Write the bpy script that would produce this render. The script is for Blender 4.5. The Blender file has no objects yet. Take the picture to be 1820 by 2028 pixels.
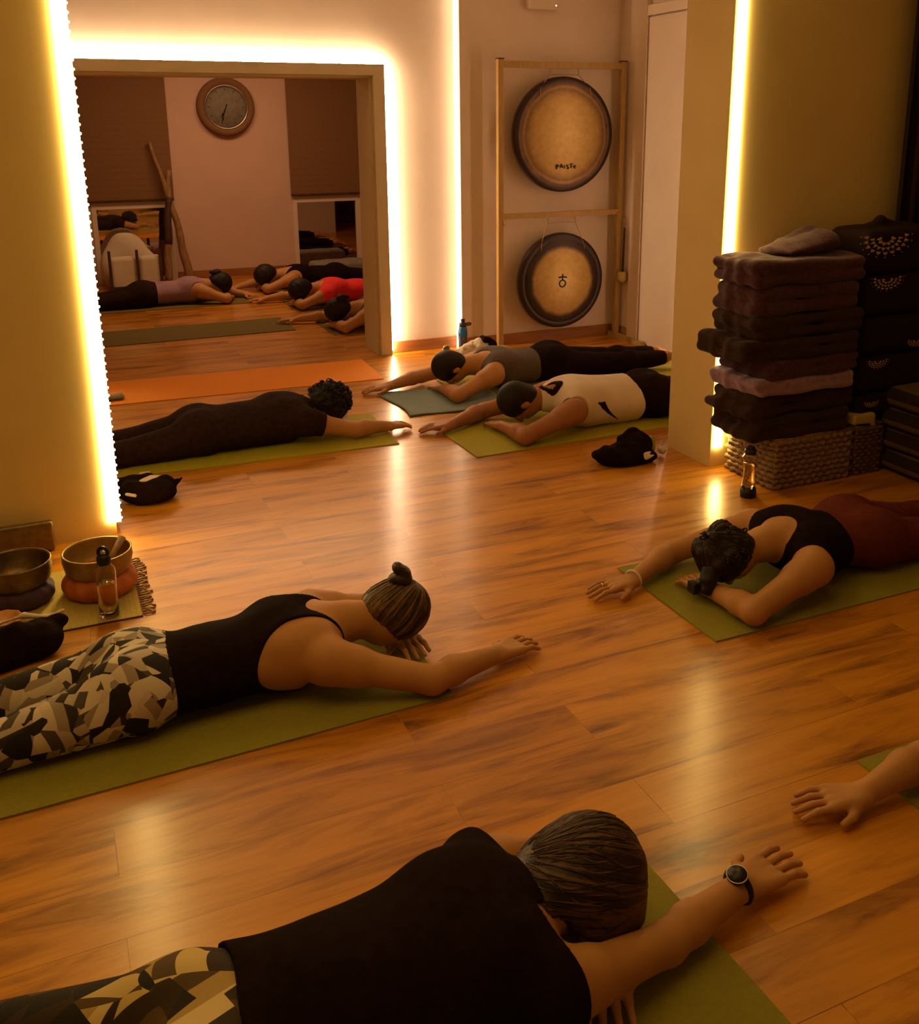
import bpy, bmesh, math, random
import numpy as np
from mathutils import Vector, Matrix

random.seed(4)
C = bpy.context.scene.collection
SC = bpy.context.scene
PI = math.pi

# ------------------------------------------------------------------ camera
FPX, PITCH, ROLL, CX, CY, CAMH, YAW = 1935.0, 14.8, -0.34, 952.7, 758.8, 1.65, 24.0
cd = bpy.data.cameras.new('camera')
cam = bpy.data.objects.new('camera', cd)
C.objects.link(cam)
cd.sensor_fit = 'HORIZONTAL'
cd.sensor_width = 36.0
cd.lens = FPX / 1820 * 36.0
cd.shift_x = (910 - CX) / 1820
cd.shift_y = (CY - 1014) / 1820
cd.clip_start = 0.05
_p, _r = math.radians(PITCH), math.radians(ROLL)
_f = Vector((0, math.cos(_p), -math.sin(_p)))
_R = Vector((1, 0, 0))
_U = _R.cross(_f)
_R2 = _R * math.cos(_r) + _U * math.sin(_r)
_U2 = _U * math.cos(_r) - _R * math.sin(_r)
_M = Matrix.Rotation(math.radians(-YAW), 3, 'Z')
_f, _R2, _U2 = _M @ _f, _M @ _R2, _M @ _U2
m4 = Matrix.Identity(4)
for i in range(3):
    m4[i][0] = _R2[i]
    m4[i][1] = _U2[i]
    m4[i][2] = -_f[i]
m4.translation = Vector((0, 0, CAMH))
cam.matrix_world = m4
SC.camera = cam

# ------------------------------------------------------------------ world, exposure, light levels
w = bpy.data.worlds.new('world')
SC.world = w
w.use_nodes = True
bgn = w.node_tree.nodes['Background']
bgn.inputs[0].default_value = (1.0, 0.52, 0.13, 1)
bgn.inputs[1].default_value = 0.16
SC.view_settings.view_transform = 'Standard'
SC.view_settings.look = 'None'
SC.view_settings.gamma = 1.0
SC.view_settings.use_curve_mapping = False
SC.view_settings.exposure = 0.0
LED_CORNER = ((1.0, 0.69, 0.22), 34.0)      # the two wall-end strips
LED_FRAME = ((1.0, 0.70, 0.42), 110.0)      # strips round the opening
LED_STEP = ((1.0, 0.70, 0.42), 7.0)        # strip in the wall step
LED_SIDE_FILL = ((1.0, 0.62, 0.38), 14.0)        # added hidden strip, lights the door casing and gong wall


def area(name, loc, rot, sx, sy, col, power):
    l = bpy.data.lights.new(name, 'AREA')
    l.shape = 'RECTANGLE'
    l.size, l.size_y = sx, sy
    l.color = col
    l.energy = power
    o = bpy.data.objects.new(name, l)
    C.objects.link(o)
    o.location = loc
    o.rotation_euler = rot
    return o


area('far_room_fill', (1.8, 9.5, 2.75), (0, 0, 0), 2.2, 0.8, (1.0, 0.56, 0.27), 42)  # unseen area light added to brighten the far room
area('ceiling_lamp_front', (0.2, 1.9, 2.75), (0, 0, 0), 3.4, 1.6, (1.0, 0.60, 0.16), 19)


# ------------------------------------------------------------------ node helpers
def mat_new(name, rough=0.8, metal=0.0, spec=0.3):
    m = bpy.data.materials.new(name)
    m.use_nodes = True
    nt = m.node_tree
    b = nt.nodes['Principled BSDF']
    b.inputs['Roughness'].default_value = rough
    b.inputs['Metallic'].default_value = metal
    b.inputs['Specular IOR Level'].default_value = spec
    return m, nt, b


def nd(nt, typ, **kw):
    n = nt.nodes.new(typ)
    for k, v in kw.items():
        if k.startswith('i_'):
            n.inputs[k[2:].replace('_', ' ')].default_value = v
        else:
            setattr(n, k, v)
    return n


def ramp(nt, fac, stops, interp='LINEAR'):
    r = nt.nodes.new('ShaderNodeValToRGB')
    r.color_ramp.interpolation = interp
    els = r.color_ramp.elements
    while len(els) < len(stops):
        els.new(0.5)
    for e, (p, c) in zip(els, stops):
        e.position = p
        e.color = (*c, 1) if len(c) == 3 else c
    nt.links.new(fac, r.inputs[0])
    return r.outputs[0]


def coords(nt, scale=(1, 1, 1), rot=(0, 0, 0), kind='Object'):
    tc = nt.nodes.new('ShaderNodeTexCoord')
    mp = nt.nodes.new('ShaderNodeMapping')
    mp.inputs['Scale'].default_value = scale
    mp.inputs['Rotation'].default_value = rot
    nt.links.new(tc.outputs[kind], mp.inputs[0])
    return mp.outputs[0]


def mixc(nt, fac, a, b, mode='MIX'):
    n = nt.nodes.new('ShaderNodeMix')
    n.data_type = 'RGBA'
    n.blend_type = mode
    for sock, v in ((n.inputs[0], fac), (n.inputs[6], a), (n.inputs[7], b)):
        if isinstance(v, (int, float)):
            sock.default_value = v
        elif isinstance(v, tuple):
            sock.default_value = (*v, 1) if len(v) == 3 else v
        else:
            nt.links.new(v, sock)
    return n.outputs[2]


def bump(nt, b, h, strength=0.3, dist=0.01):
    n = nt.nodes.new('ShaderNodeBump')
    n.inputs['Strength'].default_value = strength
    n.inputs['Distance'].default_value = dist
    nt.links.new(h, n.inputs['Height'])
    nt.links.new(n.outputs[0], b.inputs['Normal'])


def noise_mat(name, c1, c2, scale=20, rough=0.85, bumpv=0.2, metal=0.0, spec=0.3, stretch=(1, 1, 1), dist=0.004,
              sheen=0.0):
    m, nt, b = mat_new(name, rough, metal, spec)
    n = nd(nt, 'ShaderNodeTexNoise')
    n.inputs['Scale'].default_value = scale
    n.inputs['Detail'].default_value = 5
    nt.links.new(coords(nt, stretch), n.inputs['Vector'])
    nt.links.new(ramp(nt, n.outputs[0], [(0.3, c1), (0.7, c2)]), b.inputs['Base Color'])
    if bumpv:
        bump(nt, b, n.outputs[0], bumpv, dist)
    if sheen:
        b.inputs['Sheen Weight'].default_value = sheen
    return m


def emit_mat(name, col, strength):
    m = bpy.data.materials.new(name)
    m.use_nodes = True
    nt = m.node_tree
    nt.nodes.clear()
    e = nt.nodes.new('ShaderNodeEmission')
    e.inputs[0].default_value = (*col, 1)
    e.inputs[1].default_value = strength
    o = nt.nodes.new('ShaderNodeOutputMaterial')
    nt.links.new(e.outputs[0], o.inputs[0])
    return m


# ------------------------------------------------------------------ materials
def wood_floor():
    m, nt, b = mat_new('laminate', 0.3, 0, 0.45)
    co = coords(nt)
    br = nd(nt, 'ShaderNodeTexBrick')
    br.offset = 0.37
    br.inputs['Scale'].default_value = 1.0
    br.inputs['Brick Width'].default_value = 1.25
    br.inputs['Row Height'].default_value = 0.185
    br.inputs['Mortar Size'].default_value = 0.0012
    br.inputs['Color1'].default_value = (0, 0, 0, 1)
    br.inputs['Color2'].default_value = (1, 1, 1, 1)
    br.inputs['Mortar'].default_value = (0.4, 0.4, 0.4, 1)
    nt.links.new(co, br.inputs['Vector'])
    # grain, shifted per plank
    sc = nd(nt, 'ShaderNodeVectorMath', operation='SCALE')
    nt.links.new(br.outputs['Color'], sc.inputs[0])
    sc.inputs['Scale'].default_value = 7.0
    ad = nd(nt, 'ShaderNodeVectorMath', operation='ADD')
    nt.links.new(co, ad.inputs[0])
    nt.links.new(sc.outputs[0], ad.inputs[1])
    mp = nd(nt, 'ShaderNodeMapping')
    mp.inputs['Scale'].default_value = (1.0, 6.0, 1)
    nt.links.new(ad.outputs[0], mp.inputs[0])
    n1 = nd(nt, 'ShaderNodeTexNoise')
    n1.inputs['Scale'].default_value = 1.6
    n1.inputs['Detail'].default_value = 7
    n1.inputs['Roughness'].default_value = 0.62
    n1.inputs['Distortion'].default_value = 0.6
    nt.links.new(mp.outputs[0], n1.inputs['Vector'])
    mp2 = nd(nt, 'ShaderNodeMapping')
    mp2.inputs['Scale'].default_value = (3, 60, 1)
    nt.links.new(ad.outputs[0], mp2.inputs[0])
    n2 = nd(nt, 'ShaderNodeTexNoise')
    n2.inputs['Scale'].default_value = 1.5
    n2.inputs['Detail'].default_value = 4
    nt.links.new(mp2.outputs[0], n2.inputs['Vector'])
    base = ramp(nt, n1.outputs[0], [(0.30, (0.15, 0.053, 0.003)), (0.40, (0.42, 0.180, 0.008)),
                                    (0.51, (0.66, 0.315, 0.016)), (0.72, (0.80, 0.400, 0.028))])
    fine = ramp(nt, n2.outputs[0], [(0.3, (0.84, 0.83, 0.80)), (0.6, (1, 1, 1))])
    c = mixc(nt, 0.7, base, fine, 'MULTIPLY')
    tone = ramp(nt, br.outputs['Color'], [(0, (0.80, 0.76, 0.70)), (1, (1.0, 1.0, 1.0))])
    c = mixc(nt, 1.0, c, tone, 'MULTIPLY')
    # dark knots
    mp3 = nd(nt, 'ShaderNodeMapping')
    mp3.inputs['Scale'].default_value = (0.9, 4.2, 1)
    nt.links.new(ad.outputs[0], mp3.inputs[0])
    vo = nd(nt, 'ShaderNodeTexVoronoi')
    vo.inputs['Scale'].default_value = 1.5
    nt.links.new(mp3.outputs[0], vo.inputs['Vector'])
    kn = ramp(nt, vo.outputs['Distance'], [(0.02, (0.35, 0.3, 0.25)), (0.11, (1, 1, 1))])
    c = mixc(nt, 0.75, c, kn, 'MULTIPLY')
    seam = ramp(nt, br.outputs['Fac'], [(0, (1, 1, 1)), (1, (0.80, 0.76, 0.72))])
    c = mixc(nt, 1.0, c, seam, 'MULTIPLY')
    nt.links.new(c, b.inputs['Base Color'])
    rr = ramp(nt, n1.outputs[0], [(0.3, (0.46,) * 3), (0.7, (0.38,) * 3)])
    nt.links.new(rr, b.inputs['Roughness'])
    b.inputs['Coat Weight'].default_value = 0.85
    b.inputs['Coat Roughness'].default_value = 0.21
    b.inputs['Coat Tint'].default_value = (1.0, 0.86, 0.62, 1)
    bump(nt, b, n2.outputs[0], 0.06, 0.002)
    return m


def paint(name, c1, c2=None, rough=0.75):
    return noise_mat(name, c1, c2 or tuple(v * 0.93 for v in c1), 3, rough, 0.05, dist=0.002)


def shard_pattern(name, cols, scale=11, dark=(0.02, 0.015, 0.012), rot=0.5):
    """angular printed shards for the patterned leggings"""
    m, nt, b = mat_new(name, 0.75, 0, 0.25)
    co = coords(nt, (1.0, 1.2, 1.1), (0.3, 0.5, rot))
    outs = []
    for k, (sc_, fr) in enumerate(((scale, 6.0), (scale * 1.5, 9.0))):
        v = nd(nt, 'ShaderNodeTexVoronoi')
        v.inputs['Scale'].default_value = sc_
        nt.links.new(co, v.inputs['Vector'])
        sb = nd(nt, 'ShaderNodeVectorMath', operation='SUBTRACT')
        nt.links.new(v.outputs['Color'], sb.inputs[0])
        sb.inputs[1].default_value = (0.5, 0.5, 0.5)
        nm = nd(nt, 'ShaderNodeVectorMath', operation='NORMALIZE')
        nt.links.new(sb.outputs[0], nm.inputs[0])
        dt = nd(nt, 'ShaderNodeVectorMath', operation='DOT_PRODUCT')
        nt.links.new(nm.outputs[0], dt.inputs[0])
        nt.links.new(co, dt.inputs[1])
        ml = nd(nt, 'ShaderNodeMath', operation='MULTIPLY_ADD')
        nt.links.new(dt.outputs['Value'], ml.inputs[0])
        ml.inputs[1].default_value = fr
        sp = nd(nt, 'ShaderNodeSeparateColor')
        nt.links.new(v.outputs['Color'], sp.inputs[0])
        nt.links.new(sp.outputs[0], ml.inputs[2])
        fc = nd(nt, 'ShaderNodeMath', operation='FRACT')
        nt.links.new(ml.outputs[0], fc.inputs[0])
        outs.append((fc.outputs[0], sp.outputs[1], sp.outputs[2]))
    n = len(cols)
    a = ramp(nt, outs[0][0], [(i / n, c) for i, c in enumerate(cols)], 'CONSTANT')
    c2 = ramp(nt, outs[1][0], [(0, dark), (0.30, cols[1]), (0.5, cols[-1]), (0.78, dark)], 'CONSTANT')
    sel = ramp(nt, outs[1][1], [(0, (0, 0, 0)), (0.5, (1, 1, 1))], 'CONSTANT')
    c = mixc(nt, sel, a, c2)
    nt.links.new(c, b.inputs['Base Color'])
    return m


def hair_mat(name, c1, c2):
    m, nt, b = mat_new(name, 0.5, 0, 0.35)
    at = nt.nodes.new('ShaderNodeAttribute')
    at.attribute_name = 'strand'
    n = nd(nt, 'ShaderNodeTexNoise')
    n.inputs['Scale'].default_value = 40
    nt.links.new(coords(nt), n.inputs['Vector'])
    ad = nd(nt, 'ShaderNodeMath', operation='MULTIPLY_ADD')
    nt.links.new(n.outputs[0], ad.inputs[0])
    ad.inputs[1].default_value = 0.5
    nt.links.new(at.outputs['Fac'], ad.inputs[2])
    nt.links.new(ramp(nt, ad.outputs[0], [(0.45, c1), (1.0, c2)]), b.inputs['Base Color'])
    return m


M = {}
M['floor'] = wood_floor()
M['wall_ochre'] = paint('ochre painted wall', (0.78, 0.60, 0.26))
M['wall_back'] = paint('cream painted wall', (0.74, 0.60, 0.49))
M['wall_far'] = paint('rose painted wall', (0.66, 0.44, 0.34))
M['ceiling'] = paint('ceiling paint', (0.70, 0.62, 0.5))
M['trim'] = paint('cream gloss trim', (0.62, 0.52, 0.34), rough=0.5)
M['trim_white'] = paint('white trim', (0.74, 0.60, 0.48), rough=0.5)
M['baseboard'] = noise_mat('wooden baseboard', (0.26, 0.10, 0.03), (0.38, 0.16, 0.05), 4, 0.5, 0.05, stretch=(1, 8, 8))
M['blind'] = noise_mat('woven brown blind', (0.17, 0.085, 0.035), (0.27, 0.14, 0.06), 60, 0.9, 0.5, stretch=(1, 1, 9))
M['pale_wood'] = noise_mat('pale wood', (0.36, 0.22, 0.065), (0.46, 0.29, 0.10), 8, 0.5, 0.1, stretch=(6, 6, 1))
M['stick_wood'] = noise_mat('brown branch wood', (0.20, 0.10, 0.035), (0.34, 0.19, 0.08), 9, 0.6, 0.2, stretch=(6, 6, 1))
M['dark_wood'] = noise_mat('dark wood', (0.05, 0.022, 0.01), (0.09, 0.04, 0.02), 9, 0.6, 0.2)
M['black_plastic'] = noise_mat('black plastic', (0.012, 0.01, 0.01), (0.02, 0.017, 0.016), 20, 0.35, 0)
M['skin'] = noise_mat('skin', (0.46, 0.215, 0.070), (0.52, 0.25, 0.090), 9, 0.55, 0.04, dist=0.002)
M['skin_tan'] = noise_mat('tanned skin', (0.36, 0.15, 0.06), (0.41, 0.18, 0.075), 9, 0.55, 0.04, dist=0.002)
M['black_cloth'] = noise_mat('black jersey', (0.010, 0.004, 0.003), (0.016, 0.007, 0.005), 40, 0.95, 0.15, spec=0.06)
M['black_warm'] = noise_mat('faded black jersey', (0.022, 0.010, 0.008), (0.034, 0.016, 0.012), 40, 0.95, 0.15, spec=0.08)
M['maroon'] = noise_mat('maroon cloth', (0.10, 0.02, 0.012), (0.14, 0.03, 0.018), 30, 0.95, 0.15, spec=0.08)
M['grey_cloth'] = noise_mat('grey marl jersey', (0.085, 0.065, 0.055), (0.13, 0.10, 0.085), 120, 0.9, 0.15)
M['white_cloth'] = noise_mat('white jersey', (0.68, 0.56, 0.45), (0.76, 0.63, 0.50), 12, 0.85, 0.1)
M['lilac_cloth'] = noise_mat('lilac jersey', (0.30, 0.17, 0.22), (0.36, 0.21, 0.26), 30, 0.9, 0.1)
M['red_cloth'] = noise_mat('coral red jersey', (0.78, 0.03, 0.03), (0.88, 0.045, 0.04), 30, 0.85, 0.1)
M['shards_grey'] = shard_pattern('grey geometric print', [(0.60, 0.50, 0.42), (0.33, 0.26, 0.20), (0.035, 0.025, 0.02),
                                                         (0.48, 0.40, 0.34), (0.09, 0.07, 0.055), (0.66, 0.57, 0.48)], 12.5)
M['shards_gold'] = shard_pattern('cream block print', [(0.62, 0.48, 0.20), (0.10, 0.06, 0.02), (0.46, 0.32, 0.11),
                                                       (0.70, 0.56, 0.28), (0.04, 0.025, 0.012)], 6, rot=1.1)
M['hair_dark'] = hair_mat('hair dark', (0.012, 0.005, 0.003), (0.04, 0.016, 0.009))
M['hair_blond'] = hair_mat('hair blond', (0.035, 0.014, 0.005), (0.26, 0.14, 0.05))
M['hair_brown'] = hair_mat('hair brown', (0.022, 0.009, 0.004), (0.15, 0.075, 0.028))
M['hair_black'] = noise_mat('black hair', (0.008, 0.005, 0.004), (0.02, 0.01, 0.008), 25, 0.6, 0.5)
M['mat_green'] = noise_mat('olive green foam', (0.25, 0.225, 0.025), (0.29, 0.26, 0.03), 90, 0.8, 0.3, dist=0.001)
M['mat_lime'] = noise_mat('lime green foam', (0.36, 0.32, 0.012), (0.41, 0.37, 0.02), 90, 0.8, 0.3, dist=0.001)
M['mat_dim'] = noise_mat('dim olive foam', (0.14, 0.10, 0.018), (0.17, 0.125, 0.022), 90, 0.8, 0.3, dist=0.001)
M['mat_orange'] = noise_mat('orange foam', (0.74, 0.24, 0.008), (0.82, 0.28, 0.012), 90, 0.75, 0.3, dist=0.001)
M['mat_teal'] = noise_mat('blue grey towelling', (0.13, 0.19, 0.19), (0.18, 0.25, 0.24), 70, 0.95, 0.5, sheen=0.3)
M['straw'] = noise_mat('woven straw', (0.42, 0.32, 0.08), (0.58, 0.45, 0.13), 60, 0.8, 0.5, stretch=(8, 1, 1))
M['bronze'] = noise_mat('hammered bronze', (0.30, 0.19, 0.07), (0.42, 0.28, 0.10), 25, 0.48, 0.25, metal=0.6, dist=0.003)
M['bronze_dark'] = noise_mat('dark bronze', (0.16, 0.11, 0.05), (0.26, 0.18, 0.08), 25, 0.4, 0.25, metal=0.8, dist=0.003)
M['orange_cloth'] = noise_mat('burnt orange silk', (0.45, 0.11, 0.03), (0.58, 0.17, 0.05), 14, 0.6, 0.15)
M['purple_cloth'] = noise_mat('dark purple cloth', (0.05, 0.025, 0.055), (0.09, 0.045, 0.09), 14, 0.7, 0.15)
M['brass'] = noise_mat('brass', (0.75, 0.42, 0.14), (0.85, 0.50, 0.2), 14, 0.25, 0.05, metal=1.0)
M['steel'] = noise_mat('brushed steel', (0.55, 0.5, 0.45), (0.65, 0.6, 0.55), 14, 0.3, 0.05, metal=1.0)
M['plum_blanket'] = noise_mat('plum wool', (0.050, 0.015, 0.023), (0.085, 0.027, 0.042), 55, 0.95, 0.5, sheen=0.2, spec=0.1)
M['brown_blanket'] = noise_mat('dark brown wool', (0.030, 0.013, 0.009), (0.05, 0.023, 0.015), 55, 0.95, 0.5, sheen=0.08, spec=0.08)
M['lilac_wool'] = noise_mat('lilac wool', (0.22, 0.12, 0.22), (0.36, 0.2, 0.34), 35, 0.95, 0.5, sheen=0.5)
M['cushion_dark'] = noise_mat('dark cushion cotton', (0.020, 0.010, 0.009), (0.022, 0.011, 0.008), 35, 0.95, 0.3, spec=0.06)
M['gold_print'] = noise_mat('gold print', (0.50, 0.33, 0.12), (0.62, 0.42, 0.17), 30, 0.5, 0.0, metal=0.2)
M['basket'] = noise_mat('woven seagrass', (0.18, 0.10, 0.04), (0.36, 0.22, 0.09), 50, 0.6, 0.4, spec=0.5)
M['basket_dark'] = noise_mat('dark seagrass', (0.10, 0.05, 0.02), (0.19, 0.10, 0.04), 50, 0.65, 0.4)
M['cushion_white'] = noise_mat('off white cotton', (0.60, 0.50, 0.36), (0.68, 0.57, 0.42), 8, 0.9, 0.15)
M['grey_cushion'] = noise_mat('grey cotton', (0.20, 0.17, 0.13), (0.26, 0.22, 0.17), 20, 0.9, 0.15)
M['amber_shell'] = noise_mat('amber shell', (0.5, 0.2, 0.05), (0.7, 0.35, 0.12), 20, 0.3, 0.3, spec=0.6)


def striped(name, c1, c2, scale):
    m, nt, b = mat_new(name, 0.92)
    wv = nd(nt, 'ShaderNodeTexWave')
    wv.bands_direction = 'Z'
    wv.inputs['Scale'].default_value = scale
    nt.links.new(coords(nt), wv.inputs['Vector'])
    nt.links.new(ramp(nt, wv.outputs[0], [(0.0, c1), (0.72, c2)], 'CONSTANT'), b.inputs['Base Color'])
    return m


M['striped_rug'] = striped('striped wool', (0.035, 0.018, 0.012), (0.15, 0.10, 0.045), 4.2)


def glass_mat(name, col, rough=0.02):
    m, nt, b = mat_new(name, rough, 0, 0.5)
    b.inputs['Base Color'].default_value = (*col, 1)
    b.inputs['Transmission Weight'].default_value = 1.0
    b.inputs['IOR'].default_value = 1.45
    return m


M['clear'] = glass_mat('clear plastic', (0.97, 0.9, 0.8))
M['water'] = glass_mat('water', (0.95, 0.88, 0.75), 0.0)
M['blue_plastic'] = noise_mat('blue bottle plastic', (0.0, 0.11, 0.34), (0.0, 0.13, 0.38), 8, 0.25, 0, spec=0.6)
M['navy_plastic'] = noise_mat('navy bottle plastic', (0.02, 0.03, 0.07), (0.03, 0.04, 0.09), 8, 0.3, 0, spec=0.6)


def gong_mat(name, hub, bands):
    """bands: radius (m) -> colour, a rolled bronze disc with darker fired rim"""
    m, nt, b = mat_new(name, 0.42, 0.35, 0.5)
    tc = nd(nt, 'ShaderNodeTexCoord')
    sp = nd(nt, 'ShaderNodeSeparateXYZ')
    nt.links.new(tc.outputs['Object'], sp.inputs[0])
    cb = nd(nt, 'ShaderNodeCombineXYZ')
    nt.links.new(sp.outputs[0], cb.inputs[0])
    nt.links.new(sp.outputs[2], cb.inputs[1])
    ln = nd(nt, 'ShaderNodeVectorMath', operation='LENGTH')
    nt.links.new(cb.outputs[0], ln.inputs[0])
    nz = nd(nt, 'ShaderNodeTexNoise')
    nz.inputs['Scale'].default_value = 9
    nz.inputs['Detail'].default_value = 3
    nt.links.new(tc.outputs['Object'], nz.inputs['Vector'])
    ma = nd(nt, 'ShaderNodeMath', operation='MULTIPLY_ADD')
    nt.links.new(nz.outputs[0], ma.inputs[0])
    ma.inputs[1].default_value = 0.03
    nt.links.new(ln.outputs['Value'], ma.inputs[2])
    sb = nd(nt, 'ShaderNodeMath', operation='SUBTRACT')
    nt.links.new(ma.outputs[0], sb.inputs[0])
    sb.inputs[1].default_value = 0.015
    ml = nd(nt, 'ShaderNodeMath', operation='MULTIPLY')
    nt.links.new(sb.outputs[0], ml.inputs[0])
    ml.inputs[1].default_value = 2.0
    base = ramp(nt, ml.outputs[0], [(r * 2, c) for r, c in bands])
    n2 = nd(nt, 'ShaderNodeTexNoise')
    n2.inputs['Scale'].default_value = 30
    n2.inputs['Detail'].default_value = 6
    nt.links.new(tc.outputs['Object'], n2.inputs['Vector'])
    mott = ramp(nt, n2.outputs[0], [(0.3, (0.8, 0.78, 0.7)), (0.65, (1, 1, 1))])
    nt.links.new(mixc(nt, 0.8, base, mott, 'MULTIPLY'), b.inputs['Base Color'])
    bump(nt, b, n2.outputs[0], 0.15, 0.003)
    return m


GOLD, GOLD2, DK = (0.52, 0.34, 0.10), (0.44, 0.27, 0.075), (0.035, 0.016, 0.010)
M['gong_large'] = gong_mat('large gong bronze', 0, [(0.0, (0.58, 0.40, 0.14)), (0.27, GOLD2), (0.325, (0.20, 0.11, 0.035)),
                                                    (0.345, (0.36, 0.20, 0.10)), (0.365, (0.10, 0.05, 0.02)), (0.385, DK)])
M['gong_small'] = gong_mat('small gong bronze', 0, [(0.0, (0.62, 0.44, 0.17)), (0.10, GOLD), (0.24, GOLD2),
                                                    (0.262, (0.14, 0.08, 0.03)), (0.275, DK), (0.36, (0.03, 0.014, 0.01))])

for key, (c_, s_) in (('led_corner', LED_CORNER), ('led_frame', LED_FRAME), ('led_step', LED_STEP), ('led_side_fill', LED_SIDE_FILL)):
    M[key] = emit_mat(key.replace('_', ' '), c_, s_)
M['led_dot'] = emit_mat('small led', (1.0, 0.8, 0.55), 3.0)


def pane_mat():
    m, nt, b = mat_new('mirror glass', 0.02, 1.0, 0.5)
    b.inputs['Base Color'].default_value = (0.62, 0.55, 0.48, 1)
    return m


M['pane'] = pane_mat()


# ------------------------------------------------------------------ object helpers
def link(name, me, mat=None, parent=None, smooth=False):
    o = bpy.data.objects.new(name, me)
    C.objects.link(o)
    if mat is not None:
        me.materials.append(M[mat] if isinstance(mat, str) else mat)
    if parent is not None:
        o.parent = parent
    if smooth:
        me.polygons.foreach_set('use_smooth', [True] * len(me.polygons))
    return o


def tag(o, label=None, cat=None, group=None, kind=None):
    if label:
        o['label'] = label
    if cat:
        o['category'] = cat
    if group:
        o['group'] = group
    if kind:
        o['kind'] = kind
    return o


def empty(name, loc=(0, 0, 0), rz=0, **kw):
    o = bpy.data.objects.new(name, None)
    o.empty_display_size = 0.1
    C.objects.link(o)
    o.location = loc
    o.rotation_euler = (0, 0, rz)
    tag(o, **kw)
    return o


def add_box(bm, lo, hi, rot=None, piv=None):
    vs = []
    for z in (lo[2], hi[2]):
        for x, y in ((lo[0], lo[1]), (hi[0], lo[1]), (hi[0], hi[1]), (lo[0], hi[1])):
            v = Vector((x, y, z))
            if rot is not None:
                v = rot @ (v - Vector(piv)) + Vector(piv)
            vs.append(bm.verts.new(v))
    for f in ((3, 2, 1, 0), (4, 5, 6, 7), (0, 1, 5, 4), (1, 2, 6, 5), (2, 3, 7, 6), (3, 0, 4, 7)):
        bm.faces.new([vs[i] for i in f])


def finish(bm, name, mat, parent=None, bevel=0, smooth=False, loc=None):
    if bevel:
        bmesh.ops.bevel(bm, geom=bm.edges[:], offset=bevel, segments=2, affect='EDGES', profile=0.7)
    bmesh.ops.recalc_face_normals(bm, faces=bm.faces[:])
    me = bpy.data.meshes.new(name)
    bm.to_mesh(me)
    bm.free()
    o = link(name, me, mat, parent, smooth)
    if loc:
        o.location = loc
    return o


def boxes(name, lst, mat, parent=None, bevel=0, loc=None):
    bm = bmesh.new()
    for lo, hi in lst:
        add_box(bm, lo, hi)
    return finish(bm, name, mat, parent, bevel, loc=loc)


def add_tube(bm, pts, rad, n=10, cap=True, closed=False):
    pts = [Vector(p) for p in pts]
    rings = []
    N = len(pts)
    prev = None
    for i, p in enumerate(pts):
        if closed:
            t = (pts[(i + 1) % N] - pts[i - 1]).normalized()
        else:
            t = (pts[min(i + 1, N - 1)] - pts[max(i - 1, 0)]).normalized()
        if prev is None:
            a = Vector((0, 0, 1)) if abs(t.z) < 0.9 else Vector((1, 0, 0))
            u = t.cross(a).normalized()
        else:
            u = (prev - t * prev.dot(t)).normalized()
        prev = u
        v = t.cross(u)
        r = rad[i] if isinstance(rad, (list, tuple)) else rad
        rings.append([bm.verts.new(p + (u * math.cos(2 * PI * k / n) + v * math.sin(2 * PI * k / n)) * r) for k in range(n)])
    for i in range(N if closed else N - 1):
        A, B = rings[i], rings[(i + 1) % N]
        for k in range(n):
            bm.faces.new((A[k], A[(k + 1) % n], B[(k + 1) % n], B[k]))
    if cap and not closed:
        bm.faces.new(rings[0][::-1])
        bm.faces.new(rings[-1])


def tube(name, pts, rad, mat, parent=None, n=10, closed=False):
    bm = bmesh.new()
    add_tube(bm, pts, rad, n, closed=closed)
    return finish(bm, name, mat, parent, smooth=True)


def lathe(name, prof, mat, parent=None, n=40, loc=None, axis='Z'):
    """prof: (radius, height) points; revolve about Z (or Y)"""
    bm = bmesh.new()
    rings = []
    for r, h in prof:
        if r < 1e-5:
            rings.append([bm.verts.new((0, 0, h) if axis == 'Z' else (0, h, 0))])
        else:
            rings.append([bm.verts.new((r * math.cos(2 * PI * k / n), r * math.sin(2 * PI * k / n), h) if axis == 'Z'
                                       else (r * math.cos(2 * PI * k / n), h, r * math.sin(2 * PI * k / n))) for k in range(n)])
    for A, B in zip(rings[:-1], rings[1:]):
        if len(A) == 1 and len(B) == 1:
            continue
        for k in range(n):
            k2 = (k + 1) % n
            if len(A) == 1:
                bm.faces.new((A[0], B[k], B[k2]))
            elif len(B) == 1:
                bm.faces.new((A[k], A[k2], B[0]))
            else:
                bm.faces.new((A[k], A[k2], B[k2], B[k]))
    return finish(bm, name, mat, parent, smooth=True, loc=loc)


# ------------------------------------------------------------------ distance-field modelling (soft organic shapes)
F32 = np.float32


def smin(a, b, k):
    if k <= 0:
        return np.minimum(a, b)
    h = np.maximum(k - np.abs(a - b), 0) / k
    return np.minimum(a, b) - h * h * (k * 0.25)


def P_cap(a, b, ra, rb, k=0.02, g='body'):
    a, b = np.array(a, F32), np.array(b, F32)
    r = max(ra, rb)
    ba = b - a
    L2 = float(ba @ ba) + 1e-9

    def fn(X, Y, Z, o=0.0):
        px, py, pz = X - a[0], Y - a[1], Z - a[2]
        h = np.clip((px * ba[0] + py * ba[1] + pz * ba[2]) / L2, 0, 1)
        return np.sqrt((px - h * ba[0]) ** 2 + (py - h * ba[1]) ** 2 + (pz - h * ba[2]) ** 2) - (ra + (rb - ra) * h) - o
    return dict(fn=fn, lo=np.minimum(a, b) - r, hi=np.maximum(a, b) + r, k=k, g=g)


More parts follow.
